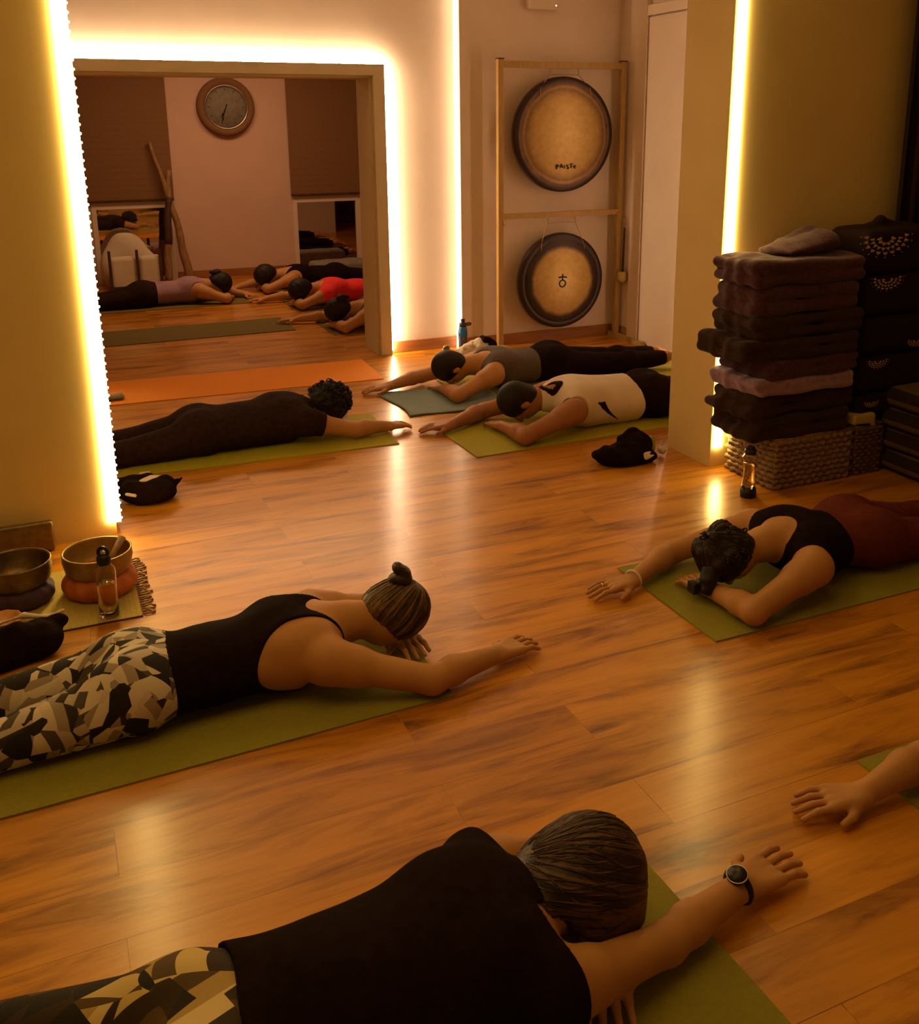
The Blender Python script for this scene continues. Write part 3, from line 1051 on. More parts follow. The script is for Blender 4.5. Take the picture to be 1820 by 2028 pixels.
def make_hair(body, I, vox, h):
    S, Hc, hx, up, sd = I['S'], I['Hc'], I['hx'], I['up'], I['sd']
    A = [hx, sd, up]
    rnd = random.Random(h.get('seed', 3))
    t = h['type']
    v = min(vox, 0.004)
    o = h.get('thick', 0.010)
    cr = Hc + hx * 0.022 * S + up * 0.012
    base = P_ell(cr, (0.096 * S + o, 0.077 * S + o, 0.092 * S + o), 0.02, 'hair', A)
    nape = P_ell(Hc - hx * 0.045 * S + up * 0.040 * S, (0.05 * S, 0.062 * S + o * 0.3, 0.042 * S), 0.03, 'hair', A)
    prims = [base, nape]
    cutn = up * 0.72 + hx * 0.70
    lim = h.get('cut', -0.035)

    def face_cut(X, Y, Z):
        return lim - ((X - Hc[0]) * cutn[0] + (Y - Hc[1]) * cutn[1] + (Z - Hc[2]) * cutn[2])
    cuts = [face_cut]
    amp, freq = h.get('amp', 0.0018), h.get('freq', 26)
    ctr = cr + (up * h.get('whorl_up', 0.05) + hx * h.get('whorl_x', 0.05))
    axd = h.get('axis', None)
    axd = up * 0.75 + hx * 0.65 if axd is None else (up * axd[0] + hx * axd[1] + sd * axd[2])
    axd = axd / np.linalg.norm(axd)
    u_ = np.cross(axd, sd)
    u_ /= np.linalg.norm(u_)
    w_ = np.cross(axd, u_)

    def grooves(X, Y, Z):
        a = (X - cr[0]) * u_[0] + (Y - cr[1]) * u_[1] + (Z - cr[2]) * u_[2]
        b = (X - cr[0]) * w_[0] + (Y - cr[1]) * w_[1] + (Z - cr[2]) * w_[2]
        th = np.arctan2(a, b)
        r = np.sqrt(a * a + b * b)
        return amp * strands(th, r)

    def strands(th, r):
        a = th + 0.25 * np.sin(3 * th + 1.0) + 0.10 * np.sin(7 * th)
        return (np.sin(freq * 0.45 * a + 10 * r) * 0.55 + 0.45 * np.sin(freq * 1.37 * a + 2 * np.sin(th * 5)) + 0.35 * np.sin(freq * 3.1 * a + 9 * r)
                + 0.25 * np.sin(freq * 5.3 * a) + 0.6 * np.sin(5 * a + 2 * np.sin(3 * th)))
    if t == 'bob':
        prims.append(P_ecap(Hc + up * 0.03 * S, I['nb'] + hx * 0.015 + up * 0.035 * S, 0.078 * S, 0.072 * S, 0.06, 0.035, 0.04, 'hair', up=tuple(up)))
        cutn, lim = up * 0.95 + hx * 0.25, -0.125
        # chin-length hair falling to both sides and over the forehead to the mat
        for sg in (-1, 1):
            prims.append(P_ecap(Hc + hx * 0.03 * S + sd * sg * 0.055 * S + up * 0.03, Hc + hx * 0.05 * S + sd * sg * 0.075 * S - up * 0.09,
                                0.065 * S, 0.05 * S, 0.045, 0.022, 0.04, 'hair', up=tuple(sd)))
        for sg in (-1, 1):
            prims.append(P_ecap(Hc - hx * 0.03 * S + sd * sg * 0.045 * S + up * 0.03, Hc - hx * 0.025 * S + sd * sg * 0.088 * S - up * 0.06,
                                0.055 * S, 0.045 * S, 0.035, 0.018, 0.04, 'hair', up=tuple(sd)))
        prims.append(P_ecap(Hc + hx * 0.07 * S, Hc + hx * 0.095 * S - up * 0.07, 0.05, 0.045, 0.075, 0.065, 0.04, 'hair', up=tuple(sd)))
        prims.append(P_ell(Hc - hx * 0.06 * S + up * 0.045 * S, (0.07 * S, 0.072 * S, 0.045 * S), 0.04, 'hair', A))
    if t in ('curly', 'updo'):
        kb = 0.022 if t == 'updo' else 0.005
        n = h.get('n', 90)
        for i in range(n):
            a, b = rnd.uniform(0, 2 * PI), rnd.uniform(-0.25, 1)
            dv = up * b + (hx * math.cos(a) + sd * math.sin(a)) * math.sqrt(max(0, 1 - b * b))
            if (dv @ cutn) < -0.25:
                continue
            c_ = cr + (hx * (dv @ hx) * 0.10 + sd * (dv @ sd) * 0.082 + up * (dv @ up) * 0.096) * S * rnd.uniform(1.0, h.get('fluff', 1.12))
            r = rnd.uniform(0.010, 0.022) * h.get('blob', 1.0)
            prims.append(P_ell(c_, (r, r, r), kb, 'hair'))
    o_ = soft('hair', prims, v, h['mat'], body, warp=grooves, cuts=cuts)
    nv = len(o_.data.vertices)
    co = np.empty(nv * 3, F32)
    o_.data.vertices.foreach_get('co', co)
    co = co.reshape(-1, 3)
    g = grooves(co[:, 0], co[:, 1], co[:, 2]) / amp
    at = o_.data.attributes.new('strand', 'FLOAT', 'POINT')
    at.data.foreach_set('value', np.clip(0.30 - 0.30 * g, 0, 1).astype(F32))
    if h.get('label'):
        o_['label'] = h['label']
    if h.get('locks'):
        from mathutils.bvhtree import BVHTree
        bvh = BVHTree.FromPolygons([v_.co for v_ in o_.data.vertices], [p_.vertices for p_ in o_.data.polygons])
        bm = bmesh.new()
        rad = np.array([0.096 * S + o, 0.077 * S + o, 0.092 * S + o])
        for i in range(h['locks']):
            th = rnd.uniform(0, 2 * PI)
            f0 = rnd.uniform(0.15, 0.6) if h.get('short_locks') else rnd.uniform(0.18, 0.35)
            f1 = f0 + rnd.uniform(0.9, 2.2)
            sway, ph = rnd.uniform(-0.10, 0.10), rnd.uniform(0, 6)
            lift = rnd.uniform(-0.0006, 0.0012)
            pts = []
            for k in range(12):
                f = f0 + (f1 - f0) * k / 11
                t2 = th + sway * math.sin(k * 0.35 + ph) * h.get('wave', 1.0)
                dv = axd * math.cos(f) + (u_ * math.sin(t2) + w_ * math.cos(t2)) * math.sin(f)
                loc_ = np.array([dv @ hx, dv @ sd, dv @ up]) * (rad + lift)
                q = cr + hx * loc_[0] + sd * loc_[1] + up * loc_[2]
                rd = Vector(q - cr).normalized()
                hit = bvh.ray_cast(Vector(cr) + rd * 0.35, -rd)
                if hit[0] is None or (np.array(hit[0]) - Hc) @ cutn < lim + 0.004:
                    break
                pts.append(hit[0] + hit[1] * lift)
            if len(pts) > 4:
                m_ = len(pts)
                add_tube(bm, pts, [0.0005 + rnd.uniform(0.0012, 0.0022) * math.sin(PI * (k + 0.6) / (m_ + 0.2)) for k in range(m_)], 5)
        g2 = finish(bm, 'hair_strands', h['mat'], body, smooth=True)
        g2['kind'] = 'stuff'
        co = np.array([v_.co[:] for v_ in g2.data.vertices])
        at = g2.data.attributes.new('strand', 'FLOAT', 'POINT')
        vals, k = [], 0
        for v_ in co:
            vals.append(0.35 + 0.35 * math.sin(37.0 * math.atan2((v_ - cr) @ u_, (v_ - cr) @ w_)))
        at.data.foreach_set('value', np.array(vals, F32))
    if h.get('curls'):
        bm = bmesh.new()
        for i in range(h['curls']):
            a, b = rnd.uniform(0, 2 * PI), rnd.uniform(-0.3, 1)
            dv = up * b + (hx * math.cos(a) + sd * math.sin(a)) * math.sqrt(max(0, 1 - b * b))
            if (dv @ cutn) < -0.1:
                continue
            c_ = cr + (hx * (dv @ hx) * 0.10 + sd * (dv @ sd) * 0.085 + up * (dv @ up) * 0.098) * S * 1.04
            t1 = np.cross(dv, np.array([rnd.uniform(-1, 1), rnd.uniform(-1, 1), rnd.uniform(-1, 1)]))
            t1 /= np.linalg.norm(t1)
            t2 = np.cross(dv, t1)
            R_ = rnd.uniform(0.008, 0.016)
            pts = []
            turns = rnd.uniform(0.7, 1.6)
            for k in range(14):
                q = k / 13 * turns * 2 * PI
                pts.append(c_ + dv * (R_ + R_ * math.sin(q) + 0.006 * k / 13) + t1 * R_ * math.cos(q) + t2 * 0.012 * (k / 13 - 0.5))
            add_tube(bm, pts, [0.0035] * 12 + [0.0025, 0.0012], 5)
        g = finish(bm, 'loose_curls', h['mat'], body, smooth=True)
        g['kind'] = 'stuff'
    if t == 'bun':
        # twisted top knot standing on the crown
        bc = cr + (up * 0.98 + hx * 0.05) * (0.114 * S)
        ax_ = (up * 1.0 + hx * 0.02)
        ax_ /= np.linalg.norm(ax_)
        e1 = np.cross(ax_, sd)
        e1 /= np.linalg.norm(e1)
        e2 = np.cross(ax_, e1)
        bp = [P_cap(cr + ax_ * 0.085 * S, bc + ax_ * 0.012, 0.026, 0.020, 0.012, 'bun')]
        for k in range(16):
            q = k / 16 * 2 * PI
            bp.append(P_ell(bc + ax_ * (-0.006 + 0.004 * math.sin(2 * q)) + e1 * 0.024 * math.cos(q) + e2 * 0.024 * math.sin(q), (0.0145,) * 3, 0.006, 'bun'))
        bp.append(P_ecap(bc + ax_ * 0.008 - e1 * 0.010, bc + ax_ * 0.030 + e1 * 0.010, 0.030, 0.026, 0.024, 0.018, 0.006, 'bun'))
        bp.append(P_cap(bc + ax_ * 0.006 + e2 * 0.014, bc + ax_ * 0.028 - e2 * 0.010, 0.013, 0.012, 0.003, 'bun'))
        soft('hair_bun', bp, 0.003, h['mat'], body, warp=lambda X, Y, Z: 0.0007 * np.sin(700 * Z + 350 * X))
    if t == 'ponybun':
        bc = cr + up * 0.10 * S - hx * 0.03 * S
        bp = [P_ell(bc, (0.045, 0.035, 0.038), 0.02, 'bun', A), P_cap(bc, bc - hx * 0.06 + up * 0.01, 0.03, 0.016, 0.02, 'bun')]
        soft('hair_bun', bp, 0.004, h['mat'], body)
    if t == 'updo':
        bp = []
        for c0, r in h['tufts']:
            q = Hc + hx * c0[0] + sd * c0[1] + up * c0[2]
            bp.append(P_ell(q, (r, r * 0.8, r * 0.8), 0.015, 'bun', A))
        soft('hair_knot', bp, 0.004, h['mat'], body, warp=wrinkle(0.003, 90))


def prop_ring(name, c, axis, R, r, mat, parent, arc=1.0, n=28, squash=1.0):
    axis = Vector(axis).normalized()
    u = axis.orthogonal().normalized()
    v = axis.cross(u)
    pts = [Vector(c) + u * R * math.cos(2 * PI * i / n) + v * R * squash * math.sin(2 * PI * i / n) for i in range(n)]
    return tube(name, pts, r, mat, parent, n=8, closed=True)


MT = 0.0075   # mat thickness

# --- woman with the top knot, grey printed leggings (left, middle distance)
P1, I1 = person('woman lying face down, black racerback, grey geometric leggings, hair in a top knot',
       (0.12, 2.69, MT), 1.0, 1.0,
       dict(head=(0.885, 2.70, 0.138), shR=(0.63, 2.535, 0.118), shL=(0.66, 2.86, 0.118), elR=(0.915, 2.425, 0.045),
            wrR=(1.165, 2.495, 0.035), tipR=(1.325, 2.555, 0.01), elL=(0.93, 2.93, 0.045), wrL=(0.925, 2.76, 0.035),
            tipL=(0.955, 2.615, 0.01)),
       vox=0.004, hair=dict(type='bun', locks=150, mat='hair_blond', thick=0.009, amp=0.0013, freq=22, cut=-0.105),
       clothes=[dict(type='tank', name='tank_top', mat='black_cloth', hem=0.075, neck=0.072, armhole=0.142, back=0.035, off=0.007, wr=0.0026, wf=30),
                dict(type='pants', name='leggings', mat='shards_grey', top=0.11, bottom=-0.78, off=0.006, wr=0.0012, wf=22)],
       legs=dict(knee=(-0.43, 0.11, 0.06), ankle=(-0.84, 0.12, 0.05)))

# --- woman in the foreground with the wristwatch
P2, I2 = person('woman lying face down nearest the camera, black T-shirt, brown bob, wristwatch',
       (0.10, 1.40, MT), 1.5, 1.03,
       dict(head=(0.865, 1.45, 0.150), shR=(0.70, 1.255, 0.122), shL=(0.69, 1.59, 0.122), elR=(0.99, 1.325, 0.046),
            wrR=(1.235, 1.395, 0.036), tipR=(1.43, 1.435, 0.01), elL=(0.95, 1.645, 0.045), wrL=(0.865, 1.385, 0.032),
            tipL=(0.80, 1.21, 0.01)),
       vox=0.004, hair=dict(type='bob', locks=210, wave=2.0, mat='hair_brown', thick=0.016, amp=0.0009, freq=15, cut=-0.07, axis=(0.35, -0.9, 0.35)),
       clothes=[dict(type='tee', name='t_shirt', mat='black_cloth', trap=1, hem=0.06, neck=0.03, sleeve=0.04, off=0.010, wr=0.0055, wf=20, drape=1.0),
                dict(type='pants', name='leggings', mat='shards_gold', top=0.10, bottom=-0.78, off=0.007, wr=0.0012, wf=22)],
       legs=dict(knee=(-0.43, 0.10, 0.06), ankle=(-0.84, 0.10, 0.05), shift=0.15), arm=0.90)
wl = I2['J']['wrR']
el = I2['J']['elR']
dw = (wl - el) / np.linalg.norm(wl - el)
wc = wl - dw * 0.012 + np.array([0, 0, 0.006])
strap = prop_ring('watch_strap', wc, dw, 0.0335, 0.007, 'black_plastic', P2, squash=0.9)
wt = lathe('wristwatch', [(0, 0.0), (0.021, 0.0), (0.023, 0.004), (0.021, 0.011), (0, 0.0115)], 'black_plastic', P2, 28)
up_ = Vector((-0.25, -0.1, 1)).normalized()
wt.location = Vector(wc) + up_ * 0.031
wt.rotation_euler = Vector((0, 0, 1)).rotation_difference(up_).to_euler()
prop_ring('watch_bezel', (0, 0, 0.009), (0, 0, 1), 0.0222, 0.0014, 'steel', wt)

# --- woman on the right with the bracelet
P3, I3 = person('woman lying face down, black top, dark red trousers, pinned-up dark hair, pale bracelet',
       (2.745, 2.63, MT), 179.0, 0.99,
       dict(head=(2.125, 2.60, 0.140), shL=(2.36, 2.42, 0.125), shR=(2.40, 2.80, 0.125), elL=(2.05, 2.355, 0.05),
            wrL=(2.035, 2.58, 0.035), tipL=(2.03, 2.74, 0.01), elR=(2.08, 2.87, 0.05), wrR=(1.83, 2.755, 0.035),
            tipR=(1.635, 2.765, 0.01)),
       vox=0.004, skin='skin',
       hair=dict(type='updo', locks=60, wave=4.0, mat='hair_dark', thick=0.010, amp=0.0016, freq=16, cut=-0.06, n=46, fluff=1.03, blob=1.0, curls=14,
                 tufts=[((0.09, 0.03, -0.02), 0.042), ((0.115, 0.04, -0.045), 0.036), ((0.130, 0.045, -0.075), 0.030), ((0.12, 0.0, -0.085), 0.032)]),
       clothes=[dict(type='tank', name='tank_top', mat='black_cloth', hem=0.135, neck=0.080, armhole=0.050, back=-0.02, off=0.007),
                dict(type='pants', name='trousers', mat='maroon', top=0.205, bottom=-0.79, off=0.010, wr=0.003, wf=20)])
wl = I3['J']['wrR']
el = I3['J']['elR']
dw = (wl - el) / np.linalg.norm(wl - el)
b_ = prop_ring('bracelet', wl + np.array([0, 0, 0.004]), dw, 0.0325, 0.0045, 'white_cloth', P3)
b_['label'] = 'pale bracelet on the wrist'
tp = I3['J']['tipR']
hd_ = (tp - wl)
hd_[2] = 0
hd_ /= np.linalg.norm(hd_)
lat_ = np.array([-hd_[1], hd_[0], 0])
rg = wl + hd_ * 0.125 - lat_ * 0.008
rg[2] = 0.029
prop_ring('finger_ring', rg, hd_, 0.0105, 0.0018, 'brass', P3, n=16)

# --- hair claw on her head
hk = I3['Hc'] + I3['hx'] * 0.162 + I3['sd'] * 0.01 - I3['up'] * 0.075
boxes('hair_clip', [((hk[0] - .012, hk[1] - .02, hk[2] - .02), (hk[0] + .012, hk[1] + .02, hk[2] + .02))], 'black_plastic', P3, bevel=0.004)

# --- person at the right edge, only the arm in the picture
SPREAD['person at th'] = 1.1
P4, I4 = person('person at the right picture edge, only a bare arm and spread hand in view',
       (2.72, 1.36, MT), 180.0, 1.0,
       dict(head=(1.99, 1.30, 0.150), shR=(2.19, 1.50, 0.115), shL=(2.23, 1.17, 0.115), elR=(1.925, 1.535, 0.055),
            wrR=(1.705, 1.515, 0.036), tipR=(1.535, 1.575, 0.01), elL=(1.99, 1.09, 0.05), wrL=(1.93, 1.27, 0.032), tipL=(1.93, 1.42, 0.01)),
       vox=0.004, hair=dict(type='short', mat='hair_dark', thick=0.012),
       clothes=[dict(type='tank', name='tank_top', mat='grey_cloth'), dict(type='pants', name='trousers', mat='black_cloth')])

# --- man in the white tank top
P5, I5 = person('man lying face down in white sleeveless shirt and black trousers, short dark hair',
       (3.12, 4.66, MT), 180.0, 1.06,
       dict(head=(2.325, 4.70, 0.155), shL=(2.55, 4.475, 0.125), shR=(2.60, 4.87, 0.125), elL=(2.215, 4.40, 0.05),
            wrL=(2.20, 4.66, 0.037), tipL=(2.19, 4.82, 0.01), elR=(2.21, 4.93, 0.05), wrR=(1.96, 4.80, 0.036), tipR=(1.785, 4.86, 0.01)),
       vox=0.005, skin='skin_tan', hair=dict(type='short', mat='hair_black', thick=0.006, amp=0.0006),
       clothes=[dict(type='tank', name='tank_top', mat='white_cloth', trap=1, hem=0.115, neck=0.055, armhole=0.060, back=0.0, off=0.014, wr=0.006, wf=20, drape=1.05),
                dict(type='pants', name='trousers', mat='black_cloth', top=0.14, off=0.012)])

_g = I5
nb5, S5 = _g['nb'] + _g['hx'] * 0.04, _g['S']
_shirt = [o for o in P5.children if o.name.startswith('tank_top')][0]


def decal(name, shirt, keep, mat, parent, lift=0.002):
    me = shirt.data
    vs, remap, faces = [], {}, []
    co = np.array([v.co[:] for v in me.vertices])
    no = np.array([v.normal[:] for v in me.vertices])
    k = keep(co, no)
    for f in me.polygons:
        if all(k[i] for i in f.vertices):
            fc = []
            for i in f.vertices:
                if i not in remap:
                    remap[i] = len(vs)
                    vs.append(co[i] + no[i] * lift)
                fc.append(remap[i])
            faces.append(fc)
    if not faces:
        return None
    m2 = bpy.data.meshes.new(name)
    m2.from_pydata([tuple(v) for v in vs], [], faces)
    return link(name, m2, mat, parent, smooth=True)


# curved black stroke on the left side of the lower back (local +y is the camera side)
def stripe_keep(co, no):
    z = co[:, 2]
    xc = 0.28 + (z - 0.04) * 1.0 + 0.02 * np.sin((z - 0.04) * 24)
    ww = 0.006 + (z - 0.03) * 0.17
    return (co[:, 1] > 0.05) & (np.abs(co[:, 0] - xc) < ww) & (z > 0.035) & (z < 0.165)


cb = decal('collar_band', _shirt, lambda co, no: (co[:, 0] - nb5[0]) ** 2 + (co[:, 1] - nb5[1]) ** 2 + (0.8 * (co[:, 2] - nb5[2] - 0.02)) ** 2 < (0.055 * S5 + 0.026) ** 2,
           'black_cloth', P5)
if cb:
    cb['label'] = 'black neck band'
sw = decal('shirt_stripe', _shirt, stripe_keep, 'black_cloth', P5)
if sw:
    sw['label'] = 'black curved stroke on the back'

# --- man in the grey tank top
P6, I6 = person('person lying face down in grey sleeveless top and black trousers, on the towel',
       (3.00, 5.62, MT), 178.0, 1.02,
       dict(head=(2.285, 5.61, 0.150), shL=(2.50, 5.42, 0.120), shR=(2.55, 5.79, 0.120), elL=(2.205, 5.30, 0.05),
            wrL=(2.20, 5.54, 0.036), tipL=(2.19, 5.69, 0.01), elR=(2.17, 5.84, 0.05), wrR=(1.92, 5.74, 0.036), tipR=(1.735, 5.76, 0.01)),
       vox=0.005, hair=dict(type='short', mat='hair_black', thick=0.008, amp=0.0006),
       clothes=[dict(type='tank', name='tank_top', mat='grey_cloth', hem=0.11, neck=0.078, armhole=0.082, off=0.008, wr=0.002),
                dict(type='pants', name='trousers', mat='black_cloth', top=0.14, bottom=-0.83, off=0.014, wr=0.003)],
       legs=dict(knee=(-0.43, 0.085, 0.075), ankle=(-0.84, 0.075, 0.075)))

# --- curly-haired person in black
P7, I7 = person('curly-haired person in black T-shirt and black trousers lying face down, one arm reaching right',
       (0.66, 5.07, MT), 1.5, 1.0,
       dict(head=(1.325, 5.10, 0.150), shR=(1.17, 4.925, 0.122), shL=(1.16, 5.26, 0.122), elR=(1.435, 4.90, 0.048),
            wrR=(1.635, 4.93, 0.034), tipR=(1.775, 4.965, 0.01), elL=(1.45, 5.30, 0.045), wrL=(1.42, 5.09, 0.032), tipL=(1.42, 4.97, 0.01)),
       vox=0.005, hair=dict(type='curly', mat='hair_black', thick=0.024, n=230, fluff=1.26, blob=0.75, curls=190, cut=-0.075),
       clothes=[dict(type='tee', name='t_shirt', mat='black_warm', trap=1, hem=0.02, sleeve=0.36, neck=0.045, off=0.009, wr=0.003, drape=0.95),
                dict(type='pants', name='trousers', mat='black_warm', top=0.08, off=0.010)])

# --- people of the far room
P8, I8 = person('person in lilac top and black trousers lying face down before the leaning didgeridoos',
       (0.83, 9.70, MT), 0.0, 1.0,
       dict(head=(1.525, 9.73, 0.150), shR=(1.33, 9.55, 0.118), shL=(1.35, 9.88, 0.118), elR=(1.545, 9.46, 0.045), wrR=(1.60, 9.60, 0.034),
            tipR=(1.62, 9.72, 0.01), elL=(1.60, 9.86, 0.045), wrL=(1.78, 9.72, 0.034), tipL=(1.88, 9.62, 0.01)),
       vox=0.006, hair=dict(type='ponybun', mat='hair_black', thick=0.016),
       clothes=[dict(type='tank', name='tank_top', mat='lilac_cloth', hem=0.07, armhole=0.078),
                dict(type='pants', name='trousers', mat='black_warm', top=0.10, off=0.012)])
P9, I9 = person('person in black strappy top lying face down furthest back, by the right window',
       (2.80, 10.12, MT), 180.0, 1.0,
       dict(head=(2.07, 10.06, 0.150), shL=(2.30, 9.93, 0.122), shR=(2.32, 10.25, 0.122), elL=(2.03, 9.85, 0.045), wrL=(2.02, 10.05, 0.034),
            tipL=(2.02, 10.18, 0.01), elR=(2.02, 10.31, 0.05), wrR=(1.78, 10.19, 0.034), tipR=(1.62, 10.17, 0.01)),
       vox=0.006, hair=dict(type='short', mat='hair_black', thick=0.022),
       clothes=[dict(type='tank', name='tank_top', mat='black_cloth', armhole=0.09), dict(type='pants', name='trousers', mat='black_cloth')])
P10, I10 = person('person in coral red top lying face down in the far room, dark hair',
       (2.90, 9.05, MT), 180.0, 1.0,
       dict(head=(2.165, 8.98, 0.150), shL=(2.38, 8.87, 0.120), shR=(2.40, 9.20, 0.120), elL=(2.12, 8.80, 0.045), wrL=(2.10, 9.00, 0.034),
            tipL=(2.10, 9.12, 0.01), elR=(2.12, 9.34, 0.05), wrR=(1.90, 9.36, 0.034), tipR=(1.74, 9.42, 0.01)),
       vox=0.006, hair=dict(type='short', mat='hair_black', thick=0.018),
       clothes=[dict(type='tee', name='t_shirt', mat='red_cloth', trap=1, hem=0.06, sleeve=0.25, off=0.009, neck=0.08),
                dict(type='pants', name='trousers', mat='black_cloth', top=0.10)])
P11, I11 = person('person with grey top and dark ponytail lying face down just behind the cream door frame',
       (2.93, 7.92, MT), 180.0, 1.0,
       dict(head=(2.20, 7.86, 0.145), shL=(2.42, 7.72, 0.118), shR=(2.44, 8.05, 0.118), elL=(2.18, 7.62, 0.045), wrL=(2.14, 7.84, 0.034),
            tipL=(2.13, 7.97, 0.01), elR=(2.17, 8.15, 0.05), wrR=(1.93, 8.22, 0.034), tipR=(1.76, 8.28, 0.01)),
       vox=0.006, hair=dict(type='ponybun', mat='hair_black', thick=0.012), head_up=(0, 0.35, 1),
       clothes=[dict(type='tank', name='tank_top', mat='grey_cloth', armhole=0.085), dict(type='pants', name='trousers', mat='black_cloth')])


# ------------------------------------------------------------------ yoga mats
def yoga_mat(label, lo, hi, mat, rz=0.0, group='yoga mats on the floor', wavy=0.0):
    cx, cy = (lo[0] + hi[0]) / 2, (lo[1] + hi[1]) / 2
    bm = bmesh.new()
    hx_, hy_ = (hi[0] - lo[0]) / 2, (hi[1] - lo[1]) / 2
    nx = 24
    top, bot = [], []
    for i in range(nx + 1):
        x = -hx_ + 2 * hx_ * i / nx
        for j in range(9):
            y = -hy_ + 2 * hy_ * j / 8
            z = wavy * (0.5 + 0.5 * math.sin(i * 0.9 + j * 0.3)) if wavy else 0
            top.append(bm.verts.new((x, y, 0.0055 + z)))
            bot.append(bm.verts.new((x, y, 0.0005 + z)))
    q = lambda i, j: i * 9 + j
    for i in range(nx):
        for j in range(8):
            bm.faces.new((top[q(i, j)], top[q(i + 1, j)], top[q(i + 1, j + 1)], top[q(i, j + 1)]))
            bm.faces.new((bot[q(i, j)], bot[q(i, j + 1)], bot[q(i + 1, j + 1)], bot[q(i + 1, j)]))
        for j in (0, 8):
            bm.faces.new((top[q(i, j)], bot[q(i, j)], bot[q(i + 1, j)], top[q(i + 1, j)]))
    for j in range(8):
        for i in (0, nx):
            bm.faces.new((top[q(i, j)], top[q(i, j + 1)], bot[q(i, j + 1)], bot[q(i, j)]))
    o = finish(bm, 'yoga_mat', mat)
    o.location = (cx, cy, 0)
    o.rotation_euler = (0, 0, math.radians(rz))
    tag(o, label, 'yoga mat', group)
    return o


yoga_mat('olive green yoga mat under the woman with the top knot', (-0.85, 2.37, 0), (0.965, 2.97, 0), 'mat_green', 1.5)
yoga_mat('olive green yoga mat under the woman with the wristwatch', (-0.60, 1.04, 0), (1.12, 1.66, 0), 'mat_green', 2)
yoga_mat('green yoga mat under the woman with the pale bracelet', (1.875, 2.325, 0), (3.70, 2.935, 0), 'mat_green', 0)
yoga_mat('green yoga mat at the right edge under the spread hand\'s arm', (1.83, 1.05, 0), (3.65, 1.66, 0), 'mat_green', 0)
yoga_mat('lime green yoga mat under the curly-haired person in black', (-0.17, 4.77, 0), (1.64, 5.37, 0), 'mat_lime', -3.0)
yoga_mat('lime green yoga mat under the man in the white shirt', (1.905, 4.36, 0), (3.72, 4.94, 0), 'mat_lime', 1)
yoga_mat('olive green yoga mat under the person in the grey sleeveless top', (2.30, 5.26, 0), (4.08, 5.90, 0), 'mat_lime', 0)
yoga_mat('bright orange yoga mat lying empty before the opening', (0.22, 6.13, 0), (2.01, 6.73, 0), 'mat_orange', -3.3)
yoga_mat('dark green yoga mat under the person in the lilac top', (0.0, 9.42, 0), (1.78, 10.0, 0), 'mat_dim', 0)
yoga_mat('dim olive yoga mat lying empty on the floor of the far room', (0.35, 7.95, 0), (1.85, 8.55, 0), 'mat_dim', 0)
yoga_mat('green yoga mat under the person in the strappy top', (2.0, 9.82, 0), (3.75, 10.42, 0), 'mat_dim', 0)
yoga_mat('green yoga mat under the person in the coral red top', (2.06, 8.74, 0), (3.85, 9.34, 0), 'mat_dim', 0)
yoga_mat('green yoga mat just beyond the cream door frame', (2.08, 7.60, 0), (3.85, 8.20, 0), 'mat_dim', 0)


# ------------------------------------------------------------------ gong stand and gongs
st = empty('gong_stand', (3.60, 6.58, 0), label='tall pale wooden double gong stand with two crossbars against the back wall', cat='stand')
Ts = 0.021
for sx in (-0.51, 0.51):
    boxes('post', [((sx - Ts, -Ts, 0.03), (sx + Ts, Ts, 2.10))], 'pale_wood', st, bevel=0.003)
    boxes('foot', [((sx - 0.022, -0.40, 0.0), (sx + 0.022, 0.08, 0.035))], 'pale_wood', st, bevel=0.003)
boxes('top_rail', [((-0.51 + Ts, -0.018, 2.045), (0.51 - Ts, 0.018, 2.09))], 'pale_wood', st, bevel=0.003)
boxes('middle_rail', [((-0.51 + Ts, -0.018, 0.975), (0.51 - Ts, 0.018, 1.015))], 'pale_wood', st, bevel=0.003)
for z in (2.10,):
    for sx in (-0.51, 0.51):
        boxes('post_cap', [((sx - 0.024, -0.024, z), (sx + 0.024, 0.024, z + 0.008))], 'dark_wood', st)
for sx, z in ((-0.487, 0.93), (0.487, 0.985)):
    lathe('wing_bolt', [(0, 0), (0.008, 0), (0.008, 0.03), (0, 0.03)], 'brass', st, 10, loc=(sx, -0.02, z))


def gong(label, cx, cz, R, mat, rail_z, lift):
    g = empty('gong', (cx, 6.55, cz), label=label, cat='gong')
    d0 = 0.030
    prof = [(0, -0.022), (R * 0.3, -0.020), (R * 0.6, -0.014), (R * 0.80, -0.004), (R * 0.86, -0.002), (R * 0.88, 0.002), (R * 0.90, -0.003),
            (R * 0.965, 0.000), (R * 0.992, 0.010), (R, 0.022), (R, 0.05), (R - 0.006, 0.05), (R - 0.006, 0.024), (R * 0.96, 0.010), (R * 0.5, 0.0), (0, -0.012)]
    lathe('gong_disc', prof, mat, g, 96, axis='Y')
    z1 = rail_z - cz
    for sx in (-1, 1):
        a = 0.30 * R / 0.4
        zz = math.sqrt(R * R - (a * 0.72) ** 2) - 0.02
        tube('cord', [(sx * 0.115, 0.025, z1), (sx * 0.12, 0.02, z1 - 0.045), (sx * a * 0.66, 0.0, zz + 0.0), (sx * a * 0.68, -0.012, zz - 0.05)],
             0.0028, 'pale_wood', g, 6)
    tube('cross_cord', [(-0.12, 0.02, z1 - 0.045), (0.12, 0.02, z1 - 0.045)], 0.0028, 'pale_wood', g, 6)
    return g


G1 = gong('large round gong with lettering hanging in the upper half of the wooden stand', 3.605, 1.575, 0.415, 'gong_large', 2.047, 0)
G2 = gong('smaller gong with wide dark rim and a small cross-and-circle sign, lower half of stand', 3.60, 0.490, 0.365, 'gong_small', 0.977, 0)


